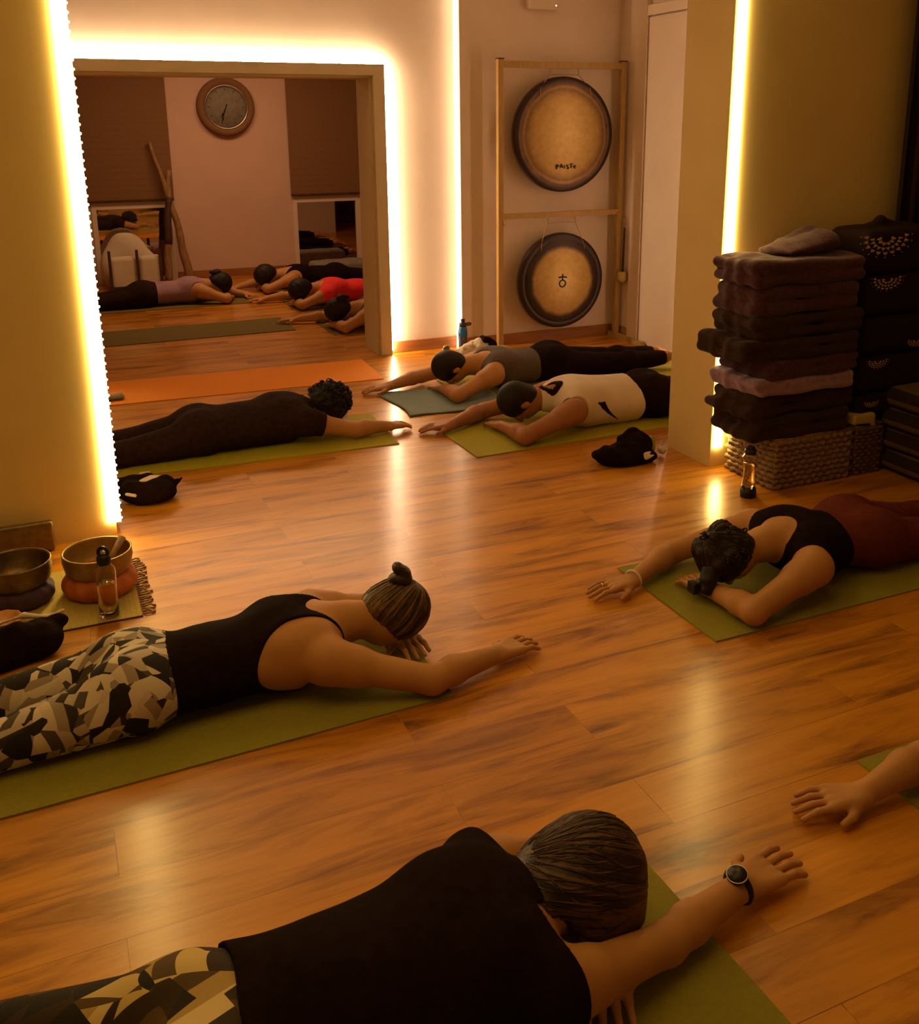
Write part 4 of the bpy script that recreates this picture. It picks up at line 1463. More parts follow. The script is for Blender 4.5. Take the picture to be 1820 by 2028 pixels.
def letter(ch, size, loc, parent, name, mat='black_plastic', rz=0, ext=0.0012):
    cu = bpy.data.curves.new(name, 'FONT')
    cu.body = ch
    cu.size = size
    cu.extrude = ext
    cu.align_x = 'CENTER'
    o = bpy.data.objects.new(name, cu)
    C.objects.link(o)
    bpy.context.view_layer.update()
    me = bpy.data.meshes.new_from_object(o.evaluated_get(bpy.context.evaluated_depsgraph_get()))
    bpy.data.objects.remove(o)
    me.materials.clear()
    t = link(name, me, mat, parent)
    t.location = loc
    t.rotation_euler = (PI / 2, rz, 0)
    return t


letters = []
xx = -0.088
for ch, sz, dz, adv in (('P', 0.050, -0.004, 0.036), ('A', 0.046, 0.004, 0.034), ('I', 0.040, -0.002, 0.020), ('S', 0.048, -0.005, 0.032),
                        ('T', 0.048, 0.002, 0.029), ('e', 0.050, 0.0, 0.028)):
    letters.append(letter(ch, sz, (xx + adv / 2, 0, dz), None, 'letter_part'))
    xx += adv
bm = bmesh.new()
for o in letters:
    bpy.context.view_layer.update()
    tmp = o.data.copy()
    tmp.transform(o.matrix_world)
    for off in (0.0, 0.0016):
        t2 = tmp.copy()
        t2.transform(Matrix.Translation((off, 0, off * 0.5)))
        bm.from_mesh(t2)
    bpy.data.objects.remove(o)
lt = finish(bm, 'lettering', 'black_plastic', G1, loc=(0.0, -0.0215, -0.242))
lt['label'] = 'small black lettering'
bm = bmesh.new()
ring = [(0.026 * math.cos(2 * PI * i / 28), 0, 0.026 * math.sin(2 * PI * i / 28) - 0.012) for i in range(28)]
add_tube(bm, ring, 0.0062, 8, closed=True)
add_tube(bm, [(0, 0, 0.014), (0.002, 0, 0.062)], 0.0062, 8)
add_tube(bm, [(-0.034, 0, 0.036), (0.0, 0, 0.040), (0.030, 0, 0.036), (0.036, 0, 0.030)], 0.0062, 8)
sg_ = finish(bm, 'sign', 'black_plastic', G2, smooth=True, loc=(-0.006, -0.020, -0.005))
sg_['label'] = 'black cross above a small circle'

ml = empty('gong_mallet', (4.135, 6.52, 0.47), label='gong mallet with felt head hanging on the right post of the stand', cat='mallet')
tube('handle', [(-0.012, 0, 0.06), (-0.006, 0, 0.40)], 0.009, 'dark_wood', ml)
lathe('head', [(0, -0.035), (0.028, -0.04), (0.040, -0.025), (0.042, 0.0), (0.040, 0.03), (0.028, 0.045), (0, 0.04)], 'straw', ml, 20, loc=(-0.014, 0, 0.02))
tube('loop', [(-0.006, 0, 0.40), (-0.02, 0, 0.46), (-0.004, 0, 0.50), (0.01, 0, 0.46), (-0.004, 0, 0.40)], 0.002, 'brass', ml, 6)

sn = empty('wall_sensor', (3.47, 6.675, 2.45), label='small white sensor box high on the wall above the gongs', cat='sensor')
boxes('housing', [((-0.12, -0.035, 0.0), (0.12, 0.025, 0.085))], 'trim_white', sn, bevel=0.012)
lathe('indicator', [(0, 0.0), (0.006, 0.0), (0.006, 0.004), (0, 0.005)], 'led_dot', sn, 12, loc=(0.098, -0.035, 0.03), axis='Y')

# ------------------------------------------------------------------ wall clock, branches, cushions in the far room
ck = empty('wall_clock', (1.975, 11.235, 1.855), label='large round wall clock with thick metal rim between the two blinds', cat='clock')
lathe('rim', [(0.225, 0.0), (0.225, -0.02), (0.24, -0.05), (0.275, -0.06), (0.305, -0.04), (0.312, 0.0), (0.312, 0.02), (0.225, 0.02)],
      'blind', ck, 64, axis='Y')
lathe('inner_bezel', [(0.214, -0.012), (0.226, -0.052), (0.234, -0.048), (0.226, -0.008)], 'steel', ck, 64, axis='Y')
lathe('dial', [(0, -0.012), (0.226, -0.010), (0.226, 0.01), (0, 0.01)], 'grey_cushion', ck, 64, axis='Y')
nums = []
for k in range(12):
    a = k * PI / 6
    bm_ = ((0.185 * math.sin(a), 0.185 * math.cos(a)))
    nums.append(bm_)
for k, (x, z) in enumerate(nums):
    bm = bmesh.new()
    R3 = Matrix.Rotation(k * PI / 6, 3, 'Y')
    add_box(bm, (x - 0.003, -0.0135, z - 0.013), (x + 0.003, -0.0115, z + 0.013), R3, (x, 0, z))
    finish(bm, 'hour_mark', 'dark_wood', ck)


def hand(name, ang, ln, w):
    bm = bmesh.new()
    R3 = Matrix.Rotation(ang, 3, 'Y')
    add_box(bm, (-w, -0.019, -0.03), (w, -0.016, ln), R3, (0, 0, 0))
    add_box(bm, (-w * 2.2, -0.019, ln * 0.62), (w * 2.2, -0.016, ln * 0.80), R3, (0, 0, 0))
    finish(bm, name, 'black_plastic', ck)


hand('hour_hand', math.radians(206), 0.125, 0.004)
hand('minute_hand', math.radians(198), 0.185, 0.003)


def branch(label, pts, r0, r1, dark=None):
    o0 = Vector(pts[0])
    r = empty('wooden_didgeridoo', o0, label=label, cat='wind instrument', group=None)
    n = 18
    P = []
    for i in range(n):
        t = i / (n - 1) * (len(pts) - 1)
        k = min(int(t), len(pts) - 2)
        P.append(Vector(pts[k]).lerp(Vector(pts[k + 1]), t - k) - o0 + Vector((0.006 * math.sin(i * 1.1), 0.005 * math.cos(i * 1.7), 0)))
    tube('tube_body', P, [r0 + (r1 - r0) * i / (n - 1) + 0.002 * math.sin(i * 2.3) for i in range(n)], 'stick_wood', r, 12)
    if dark:
        k0, k1 = int(dark[0] * n), int(dark[1] * n)
        b = tube('dark_wrapping', P[k0:k1], [r0 + (r1 - r0) * i / (n - 1) + 0.006 for i in range(k0, k1)], 'dark_wood', r, 12)
        b['label'] = 'dark wrapping in the middle'
    return r


branch('long thin slanting didgeridoo leaning in front of the left blind, widest at the floor',
       [(1.42, 10.98, 0.02), (1.33, 11.05, 0.70), (1.14, 11.17, 1.50)], 0.050, 0.018)
branch('upright thick didgeridoo with dark wrapping leaning beside the left window pane',
       [(1.19, 10.98, 0.02), (1.24, 11.02, 0.60), (1.31, 11.13, 1.20)], 0.040, 0.026, (0.38, 0.78))


def pad(label, c, h, mat, rz=0, rnd=0.05, name='floor_cushion', cat='cushion', group=None, tilt=0, wr_=0.004, vox=0.008):
    o = soft(name, [P_box((0, 0, h[2] + rnd), (h[0] - rnd * .3, h[1] - rnd * .3, h[2]), rnd, 0.01, rz=rz, tilt=tilt)], vox, mat,
             warp=wrinkle(wr_, 22, c[0] * 9, rz))
    o.location = c
    return tag(o, label, cat, group)


pad('off white cushion, left of the two leaning below the left window pane', (0.73, 10.80, 0), (0.10, 0.035, 0.13), 'cushion_white', 0.0, 0.045)
pad('off white cushion, right of the two leaning below the left window pane', (1.00, 10.80, 0), (0.08, 0.035, 0.13), 'cushion_white', 0.0, 0.045)
o = soft('draped_sheet', [P_ell((0, 0, 0.28), (0.24, 0.08, 0.30), 0.05), P_ell((0.18, 0.0, 0.18), (0.15, 0.07, 0.20), 0.05),
                          P_ell((-0.12, 0.0, 0.2), (0.15, 0.08, 0.24), 0.05)], 0.01, 'cushion_white', warp=wrinkle(0.010, 22, 1.2))
o.location = (0.80, 11.02, 0)
tag(o, 'pale rumpled sheet piled behind the two off white cushions', 'sheet')
rk = empty('wooden_rack', (0.86, 10.72, 0), label='low dark wooden rack with three uprights before the pale cushions', cat='rack')
for x in (-0.26, 0.01, 0.24):
    boxes('upright', [((x - 0.014, -0.012, 0.0), (x + 0.014, 0.012, 0.42))], 'dark_wood', rk, bevel=0.002)
boxes('rail', [((-0.27, -0.01, 0.02), (0.25, 0.01, 0.045))], 'dark_wood', rk)
bs = empty('hand_brush', (1.10, 10.88, 0), label='small brush with flared dark bristles standing between cushion and didgeridoo', cat='brush')
lathe('bristles', [(0, 0.0), (0.065, 0.0), (0.05, 0.05), (0.02, 0.13), (0.012, 0.16), (0, 0.16)], 'dark_wood', bs, 20)
tube('handle', [(0, 0, 0.15), (0.02, 0.0, 0.34)], 0.009, 'stick_wood', bs)
pad('dark flat cushion lying behind the red-topped person near the right window pane', (3.05, 10.75, 0), (0.30, 0.14, 0.04), 'grey_cushion', 0.0, 0.05)

# ------------------------------------------------------------------ bottles
bt = empty('water_bottle', (0.070, 3.352, 0.004), label='clear water bottle with round black loop cap, half full, by the singing bowls', cat='bottle')
lathe('bottle_body', [(0.0, 0.0), (0.030, 0.0), (0.034, 0.005), (0.033, 0.05), (0.0335, 0.12), (0.035, 0.165), (0.032, 0.182), (0.021, 0.194),
                      (0.020, 0.202), (0.0185, 0.202), (0.0195, 0.193), (0.030, 0.180), (0.033, 0.165), (0.0315, 0.12), (0.031, 0.05), (0.031, 0.008), (0, 0.008)],
      'clear', bt, 36)
lathe('water', [(0, 0.0085), (0.0305, 0.0085), (0.0305, 0.05), (0.031, 0.12), (0.031, 0.128), (0, 0.128)], 'water', bt, 36)
cp = lathe('cap', [(0, 0.196), (0.022, 0.196), (0.0235, 0.202), (0.0235, 0.222), (0.018, 0.230), (0, 0.231)], 'black_plastic', bt, 28)
prop_ring('carry_loop', (0, 0, 0.238), (0.5, 1, 0), 0.0165, 0.0065, 'black_plastic', cp)
lathe('cap_disc', [(0, -0.004), (0.011, -0.004), (0.011, 0.004), (0, 0.004)], 'steel', cp, 20, loc=(0.003, -0.006, 0.236), axis='Y')

bt = empty('water_bottle', (2.818, 3.335, 0), label='waisted clear shaker bottle with dark base and lid before the basket', cat='bottle')
lathe('bottle_body', [(0, 0.045), (0.031, 0.045), (0.030, 0.07), (0.026, 0.11), (0.026, 0.145), (0.033, 0.175), (0.035, 0.190), (0.026, 0.203), (0.024, 0.208),
                      (0.0225, 0.208), (0.0245, 0.201), (0.033, 0.189), (0.031, 0.175), (0.024, 0.145), (0.024, 0.11), (0.028, 0.07), (0.029, 0.048), (0, 0.048)],
      'clear', bt, 36)
lathe('water', [(0, 0.0485), (0.0285, 0.0485), (0.0275, 0.07), (0.0235, 0.11), (0.0235, 0.145), (0.027, 0.16), (0, 0.16)], 'water', bt, 36)
lathe('base', [(0, 0.0), (0.036, 0.0), (0.038, 0.006), (0.034, 0.044), (0, 0.045)], 'black_plastic', bt, 32)
cp = lathe('cap', [(0, 0.204), (0.025, 0.204), (0.026, 0.224), (0.020, 0.228), (0, 0.229)], 'black_plastic', bt, 28)
boxes('flip_spout', [((-0.006, -0.018, 0.226), (0.010, 0.014, 0.242))], 'black_plastic', cp, bevel=0.003)

bt = empty('sports_bottle', (2.775, 6.56, 0), label='blue sports bottle with dark cap and side loop standing against the back wall', cat='bottle')
lathe('bottle_body', [(0, 0.0), (0.032, 0.0), (0.034, 0.006), (0.033, 0.10), (0.034, 0.13), (0.034, 0.135), (0, 0.135)], 'navy_plastic', bt, 32)
lathe('blue_shoulder', [(0, 0.134), (0.0345, 0.134), (0.034, 0.17), (0.030, 0.195), (0.026, 0.205), (0, 0.206)], 'blue_plastic', bt, 32)
cp = lathe('cap', [(0, 0.203), (0.027, 0.203), (0.027, 0.228), (0.016, 0.234), (0.014, 0.236), (0.017, 0.255), (0.012, 0.262), (0, 0.262)], 'black_plastic', bt, 28)
tube('side_loop', [(0.024, 0, 0.224), (0.05, 0, 0.228), (0.068, 0, 0.222), (0.06, 0, 0.212), (0.03, 0, 0.212)], 0.006, 'black_plastic', cp, 8)


# ------------------------------------------------------------------ singing bowls, ring cushions, straw mat
def bowl(label, x, y, z, R, H, mat):
    prof = [(0, 0.0), (R * 0.45, 0.0), (R * 0.72, H * 0.12), (R * 0.93, H * 0.42), (R * 1.0, H * 0.75), (R * 0.985, H * 0.96), (R * 0.995, H), (R * 0.945, H),
            (R * 0.93, H * 0.94), (R * 0.94, H * 0.75), (R * 0.87, H * 0.44), (R * 0.66, H * 0.17), (R * 0.4, H * 0.06), (0, H * 0.055)]
    o = lathe('singing_bowl', prof, mat, None, 56, loc=(x, y, z))
    return tag(o, label, 'singing bowl')


def ring_cushion(label, x, y, R, r, mat):
    prims = []
    n = 14
    for i in range(n):
        a = 2 * PI * i / n
        a2 = 2 * PI * (i + 1) / n
        prims.append(P_cap((R * math.cos(a), R * math.sin(a), r), (R * math.cos(a2), R * math.sin(a2), r), r, r, 0.02))
    o = soft('ring_cushion', prims, 0.005, mat, warp=lambda X, Y, Z: 0.002 * np.sin(13 * np.arctan2(Y, X) + 40 * Z))
    o.location = (x, y, 0.004)
    return tag(o, label, 'cushion', None)


ring_cushion('burnt orange ring cushion under the larger singing bowl', 0.055, 3.575, 0.088, 0.038, 'orange_cloth')
ring_cushion('dark purple ring cushion under the left singing bowl', -0.215, 3.60, 0.080, 0.034, 'purple_cloth')
bowl('large bronze singing bowl on the orange ring cushion with a mallet inside', 0.055, 3.575, 0.048, 0.122, 0.115, 'bronze')
bowl('darker bronze singing bowl at the left picture edge on purple cushion', -0.215, 3.60, 0.045, 0.118, 0.115, 'bronze_dark')
o = tube('singing_bowl_mallet', [(0.075, 3.545, 0.075), (0.148, 3.625, 0.176)], [0.014, 0.014], 'stick_wood', None, 14)
tag(o, 'short brown wooden mallet resting inside the larger singing bowl', 'mallet')

# straw mat with tasselled right end
sm = empty('straw_mat', (-0.12, 3.55, 0), label='woven straw mat with tasselled end under the singing bowls', cat='mat')
bm = bmesh.new()
for i in range(40):
    x0 = -0.40 + 0.715 * i / 40 - 0.02
    add_box(bm, (x0, -0.245, 0.0005), (x0 + 0.0172, 0.255, 0.0036))
finish(bm, 'woven_mat', 'straw', sm, bevel=0)
rnd = random.Random(9)
for i in range(26):
    y = -0.235 + 0.48 * i / 25
    L_ = rnd.uniform(0.022, 0.045)
    tube('tassel', [(0.293, y, 0.003), (0.305, y + rnd.uniform(-.004, .004), 0.004), (0.305 + L_ * 0.6, y + rnd.uniform(-.010, .010), 0.006),
                    (0.305 + L_, y + rnd.uniform(-.018, .012), 0.004)], [0.002, 0.0035, 0.003, 0.0045], 'stick_wood', sm, 6)
boxes('dark_edge', [((-0.42, -0.250, 0.0), (0.295, -0.245, 0.005))], 'dark_wood', sm)

o = soft('wooden_board', [P_box((0, 0, 0.066), (0.20, 0.004, 0.052), 0.012, 0.01)], 0.005, 'bronze_dark')
o.location = (-0.30, 4.035, 0)
tag(o, 'brown rounded board leaning on the wall behind the left singing bowl', 'board')
o = lathe('tealight_bowl', [(0, 0), (0.02, 0.0), (0.045, 0.018), (0.058, 0.045), (0.062, 0.06), (0.058, 0.06), (0.042, 0.022), (0.02, 0.006), (0, 0.006)], 'amber_shell',
          None, 9, loc=(-0.262, 3.36, 0.004))
tag(o, 'small amber faceted tealight dish at the left picture edge', 'dish')
o = lathe('tealight', [(0, 0), (0.019, 0), (0.019, 0.016), (0.017, 0.016), (0.016, 0.012), (0, 0.012)], 'steel', None, 20, loc=(-0.262, 3.36, 0.0115))
tag(o, 'small metal tealight inside the amber dish', 'candle')


def ridges(cx, cy, rx, ry, h, n, seed, r0=0.010, r1=0.018):
    """folds of cloth lying over a heap"""
    rn = random.Random(seed)
    out = []
    for _ in range(n):
        a, b_ = rn.uniform(0, 2 * PI), rn.uniform(0.25, 0.8)
        da, db = rn.uniform(-1.3, 1.3), rn.uniform(-0.35, 0.35)
        prev = None
        for k in range(5):
            aa, bb_ = a + da * k / 4, min(0.93, max(0.05, b_ + db * k / 4))
            q = (cx + rx * bb_ * math.cos(aa), cy + ry * bb_ * math.sin(aa), h * math.sqrt(max(0.05, 1 - bb_ * bb_)) + 0.003)
            if prev:
                rr_ = rn.uniform(r0, r1)
                out.append(P_cap(prev, q, rr_, rr_ * 0.9, 0.012))
            prev = q
    return out


def bundle(name, label, prims, loc, mat, vox=0.006, amp=0.007, f=34, cat='clothing', extra_parts=()):
    wa_, wb_ = wrinkle(amp, f, loc[0] * 7 + 1, 0.9), wrinkle(amp * 0.6, f * 2.1, loc[0] * 3, 0.2)
    o = soft(name, prims, vox, mat, warp=lambda X, Y, Z: wa_(X, Y, Z) + wb_(X, Y, Z) * (Z > 0.02))
    o.location = loc
    tag(o, label, cat)
    for nm, pp, mt in extra_parts:
        q = soft(nm, pp, vox * 0.8, mt, o, warp=wrinkle(amp * 0.6, f * 1.3, 2.0))
        q['label'] = nm.replace('_', ' ')
    return o


bundle('folded_jacket', 'heap of black cloth with thin pale edge at the left edge, before the bowls',
       [P_ell((0, 0, 0.055), (0.14, 0.07, 0.065), 0.04), P_ell((-0.10, -0.03, 0.04), (0.12, 0.08, 0.05), 0.04), P_ell((0.09, 0.045, 0.085), (0.06, 0.025, 0.025), 0.03)] + ridges(0, 0, 0.15, 0.08, 0.105, 9, 5),
       (-0.21, 3.175, 0), 'black_cloth', extra_parts=[('pale_edge', [P_cap((-0.07, 0.055, 0.105), (0.02, 0.060, 0.118), 0.005, 0.006, 0.01),
                                                       P_cap((0.02, 0.060, 0.118), (0.085, 0.050, 0.104), 0.006, 0.007, 0.01),
                                                       P_cap((0.085, 0.05, 0.104), (0.135, 0.065, 0.108), 0.008, 0.005, 0.01)], 'white_cloth')])
bundle('clothes_bag', 'black bag of clothes with pale lining beside the left light strip',
       [P_ell((0.0, 0.0, 0.05), (0.12, 0.075, 0.055), 0.03), P_ell((0.05, -0.04, 0.05), (0.085, 0.06, 0.055), 0.03), P_ell((-0.04, 0.09, 0.07), (0.10, 0.04, 0.035), 0.02),
        P_cap((0.06, 0.06, 0.06), (0.145, 0.045, 0.055), 0.022, 0.012, 0.01), P_cap((0.145, 0.045, 0.055), (0.155, 0.045, 0.10), 0.010, 0.007, 0.01),
        P_cap((0.12, 0.02, 0.055), (0.172, 0.01, 0.09), 0.010, 0.006, 0.01)] + ridges(0.02, 0.0, 0.13, 0.09, 0.095, 10, 8),
       (0.300, 4.43, 0), 'black_cloth', amp=0.008, cat='bag',
       extra_parts=[('pale_lining', [P_ell((0.015, 0.01, 0.098), (0.045, 0.026, 0.012), 0.01), P_cap((0.03, 0.02, 0.1), (0.09, 0.03, 0.098), 0.010, 0.005, 0.01),
                                     P_cap((-0.085, -0.06, 0.070), (-0.05, -0.07, 0.062), 0.006, 0.004, 0.01), P_cap((-0.01, 0.115, 0.098), (0.03, 0.11, 0.096), 0.006, 0.004, 0.01)], 'white_cloth')])
bundle('folded_jacket', 'black clothes bundle with pale tips lying by the right wall corner',
       [P_ell((-0.09, 0.0, 0.045), (0.12, 0.075, 0.05), 0.03), P_ell((0.05, 0.02, 0.065), (0.09, 0.075, 0.07), 0.03), P_cap((-0.02, 0.05, 0.1), (0.06, 0.06, 0.13), 0.018, 0.02, 0.02),
        P_ell((-0.02, -0.06, 0.03), (0.13, 0.05, 0.035), 0.03)] + ridges(-0.02, 0.0, 0.14, 0.09, 0.09, 10, 21),
       (2.60, 3.99, 0), 'black_cloth', amp=0.009,
       extra_parts=[('olive_collar', [P_ell((0.135, 0.01, 0.06), (0.022, 0.030, 0.050), 0.01)], 'mat_lime'),
                    ('pale_tips', [P_ell((0.185, -0.01, 0.03), (0.022, 0.03, 0.022), 0.02), P_cap((0.18, 0.0, 0.04), (0.20, 0.0, 0.08), 0.010, 0.006, 0.01),
                                   P_cap((0.02, -0.108, 0.060), (0.06, -0.100, 0.066), 0.005, 0.004, 0.01), P_cap((0.02, -0.118, 0.045), (0.07, -0.110, 0.050), 0.005, 0.004, 0.01)], 'cushion_white')])
bundle('crumpled_scarf', 'crumpled grey and black scarf on the floor in front of the gong stand',
       [P_ell((0.0, 0.0, 0.06), (0.16, 0.07, 0.075), 0.03), P_ell((-0.13, 0.0, 0.045), (0.10, 0.06, 0.05), 0.03), P_ell((0.05, 0.0, 0.10), (0.09, 0.06, 0.07), 0.03)]
       + ridges(0.0, 0.0, 0.18, 0.08, 0.14, 12, 33),
       (2.76, 6.28, 0), 'cushion_white', amp=0.008, f=42,
       extra_parts=[('black_folds', ridges(0.05, -0.01, 0.12, 0.075, 0.165, 5, 4, 0.014, 0.02), 'black_cloth')])
o = soft('small_jar', [P_cap((0, 0, 0.02), (0, 0, 0.10), 0.03, 0.026, 0.01)], 0.004, 'bronze_dark')
o.location = (2.56, 6.36, 0)
tag(o, 'small dark jar in front of the blue sports bottle', 'jar')
o = soft('grey_bundle', [P_ecap((-0.08, 0, 0.016), (0.06, 0, 0.016), 0.045, 0.04, 0.016, 0.02, 0.02)], 0.005, 'grey_cushion')  # added bundle standing in for an unidentified small shape
o.location = (0.28, 6.30, 0.006)
tag(o, 'small grey bundle on the near corner of the orange mat', 'eye pillow')

# blue-grey towel with hanging edge, gently rumpled
bm = bmesh.new()
nx, ny = 30, 26
g0 = []
for layer in (0, 1):
    gg = []
    for i in range(nx + 1):
        row = []
        for j in range(ny + 1):
            u, v = i / nx, j / ny
            x = 1.845 + 0.66 * u + 0.02 * math.sin(v * 5) * (1 - u)
            y = 5.150 + 0.56 * v + 0.018 * math.sin(u * 6 + 1)
            z = 0.0085 + 0.002 * (1 + math.sin(u * 17 + v * 7)) * (0.5 + 0.5 * math.sin(v * 9 + u * 3)) + (0.004 if layer else 0)
            row.append(bm.verts.new((x - 2.2, y - 5.42, z)))
        gg.append(row)
    g0.append(gg)
for layer, gg in enumerate(g0):
    for i in range(nx):
        for j in range(ny):
            q = (gg[i][j], gg[i + 1][j], gg[i + 1][j + 1], gg[i][j + 1])
            bm.faces.new(q if layer else q[::-1])
for i in range(nx):
    for j in (0, ny):
        bm.faces.new((g0[0][i][j], g0[0][i + 1][j], g0[1][i + 1][j], g0[1][i][j]))
for j in range(ny):
    for i in (0, nx):
        bm.faces.new((g0[0][i][j], g0[0][i][j + 1], g0[1][i][j + 1], g0[1][i][j]))
o = finish(bm, 'towel', 'mat_teal', smooth=True)
o.location = (2.2, 5.42, -0.004)
tag(o, 'blue grey towel spread under the head of the person in the grey top', 'towel')


# ------------------------------------------------------------------ baskets, blanket stack, dark cushions
def basket(label, x0, x1, y0, y1, H, mat, rows=11):
    r = empty('woven_basket', ((x0 + x1) / 2, (y0 + y1) / 2, 0), label=label, cat='basket')
    hx_, hy_ = (x1 - x0) / 2, (y1 - y0) / 2
    bm = bmesh.new()
    per = []
    nX, nY = max(8, int(2 * hx_ / 0.022)), max(8, int(2 * hy_ / 0.022))
    for i in range(nX):
        per.append((-hx_ + 2 * hx_ * i / nX, -hy_, 0, -1))
    for i in range(nY):
        per.append((hx_, -hy_ + 2 * hy_ * i / nY, 1, 0))
    for i in range(nX):
        per.append((hx_ - 2 * hx_ * i / nX, hy_, 0, 1))
    for i in range(nY):
        per.append((-hx_, hy_ - 2 * hy_ * i / nY, -1, 0))
    rr = H / rows / 2
    for k in range(rows):
        pts = []
        for i, (x, y, nx_, ny_) in enumerate(per):
            s_ = 0.0085 * (1 if (i + k) % 2 else -1)
            pts.append((x + nx_ * s_, y + ny_ * s_, rr + 2 * rr * k + 0.002 * math.sin(i * 1.3)))
        add_tube(bm, pts, rr * 1.12, 6, closed=True)
    for (x, y, nx_, ny_) in per[::2]:
        add_box(bm, (x - 0.004, y - 0.004, 0.0), (x + 0.004, y + 0.004, H))
    add_box(bm, (-hx_, -hy_, 0.002), (hx_, hy_, 0.012))
    finish(bm, 'woven_wall', mat, r, smooth=True)
    bm = bmesh.new()
    add_tube(bm, [(-hx_, -hy_, H), (hx_, -hy_, H), (hx_, hy_, H), (-hx_, hy_, H)], 0.014, 8, closed=True)
    finish(bm, 'rim', mat, r, smooth=True)
    return r


basket('seagrass storage basket under the blanket stack, end lit by the light strip', 2.972, 3.42, 3.345, 3.68, 0.235, 'basket', 9)
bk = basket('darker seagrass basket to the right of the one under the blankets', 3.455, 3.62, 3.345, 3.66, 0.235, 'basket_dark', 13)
o = soft('folded_cloth', [P_box((0, 0, 0.03), (0.055, 0.05, 0.012), 0.014, 0.01), P_cap((0.06, -0.04, 0.03), (0.075, -0.05, -0.01), 0.010, 0.007, 0.01),
                          P_cap((0.05, -0.045, 0.03), (0.055, -0.055, -0.005), 0.009, 0.006, 0.01)], 0.005, 'straw', warp=wrinkle(0.002, 60), floor=False)
o.location = (3.495, 3.40, 0.248)
tag(o, 'small yellowish folded cloth on the rim of the darker basket', 'cloth')

# folded blankets: each a thing, folded ends to the left
rnd = random.Random(12)
zc = 0.243
spec = [('brown_blanket', 0.115, 2.80), ('brown_blanket', 0.100, 2.775), ('lilac_wool', 0.075, 2.80), ('plum_blanket', 0.085, 2.83),
        ('brown_blanket', 0.095, 2.72), ('brown_blanket', 0.100, 2.77), ('plum_blanket', 0.130, 2.76), ('plum_blanket', 0.110, 2.775)]
names = ['dark brown folded blanket, lowest of the tall stack, directly on the basket',
         'dark brown folded blanket, second from the bottom of the tall stack',
         'lilac fluffy folded blanket, third from the bottom of the tall stack',
         'plum folded blanket just above the lilac fluffy one',
         'dark folded blanket whose end juts furthest left in the stack',
         'dark brown folded blanket just above the one jutting furthest left',
         'thick plum folded blanket, second from the top of the tall stack',
         'plum wool folded blanket crowning the tall stack']
for (mt, th, xl), nm in zip(spec, names):
    xr = 3.40 + rnd.uniform(-0.02, 0.02)
    yf, yb = 3.325 + rnd.uniform(-0.015, 0.02), 3.655
    nl = 2
    prims = []
    lt_ = th / nl
    h_ = lt_ / 2
    for k in range(nl):
        prims.append(P_box(((xl + 0.05 + xr) / 2 - 3.07, (yf + yb) / 2 - 3.49, h_ + lt_ * k), ((xr - xl - 0.05) / 2 - h_, (yb - yf) / 2 - h_, 0.001), h_ * 0.98, 0.022))
    # lumpy rolled folds at the left end, front to back
    for k in range(nl):
        jut = rnd.uniform(0.0, 0.05) if k != rnd.randint(0, 1) else 0.0
        rr = h_ * rnd.uniform(0.92, 1.08)
        zz = h_ + lt_ * k
        px_ = [xl + rr + jut + rnd.uniform(0, 0.02) - 3.07 for _ in range(4)]
        for q in range(3):
            ya, yb_ = (yf + rr + (yb - yf - 2 * rr) * q / 3 - 3.49, yf + rr + (yb - yf - 2 * rr) * (q + 1) / 3 - 3.49)
            prims.append(P_ecap((px_[q], ya, zz), (px_[q + 1], yb_, zz + rnd.uniform(-.004, .004)), rr * 1.15, rr * 1.15, rr, rr, 0.026))
            prims.append(P_ecap((px_[q] + 0.01, ya, zz), (px_[q] + 0.13, ya + 0.03, zz), h_ * 1.0, h_ * 1.0, rr * 0.95, h_ * 0.95, 0.026))
    f_ = rnd.uniform(15, 24)
    ph_ = rnd.uniform(0, 6)
    o = soft('folded_blanket', prims, 0.006, mt, floor=False,
             warp=lambda X, Y, Z, f_=f_, ph_=ph_: 0.0045 * np.sin(f_ * X + ph_ + 2 * np.sin(9 * Y)) + 0.0035 * np.sin(23 * Y + ph_ + 30 * Z + 9 * X))
    o.location = (3.07, 3.49, zc)
    tag(o, nm, 'blanket', 'folded blankets in the tall stack')
    zc += th * 1.025
# loose pale-edged corner hanging out of the stack
bundle('shawl', 'plum shawl thrown over the top of the blanket stack against the wall',
       [P_ecap((-0.10, 0, 0.01), (0.18, 0.02, 0.045), 0.10, 0.10, 0.022, 0.050, 0.03), P_cap((0.02, 0.10, 0.03), (0.18, 0.10, 0.08), 0.030, 0.028, 0.03)],
       (3.12, 3.50, zc + 0.004), 'plum_blanket', amp=0.005, f=24, cat='shawl')


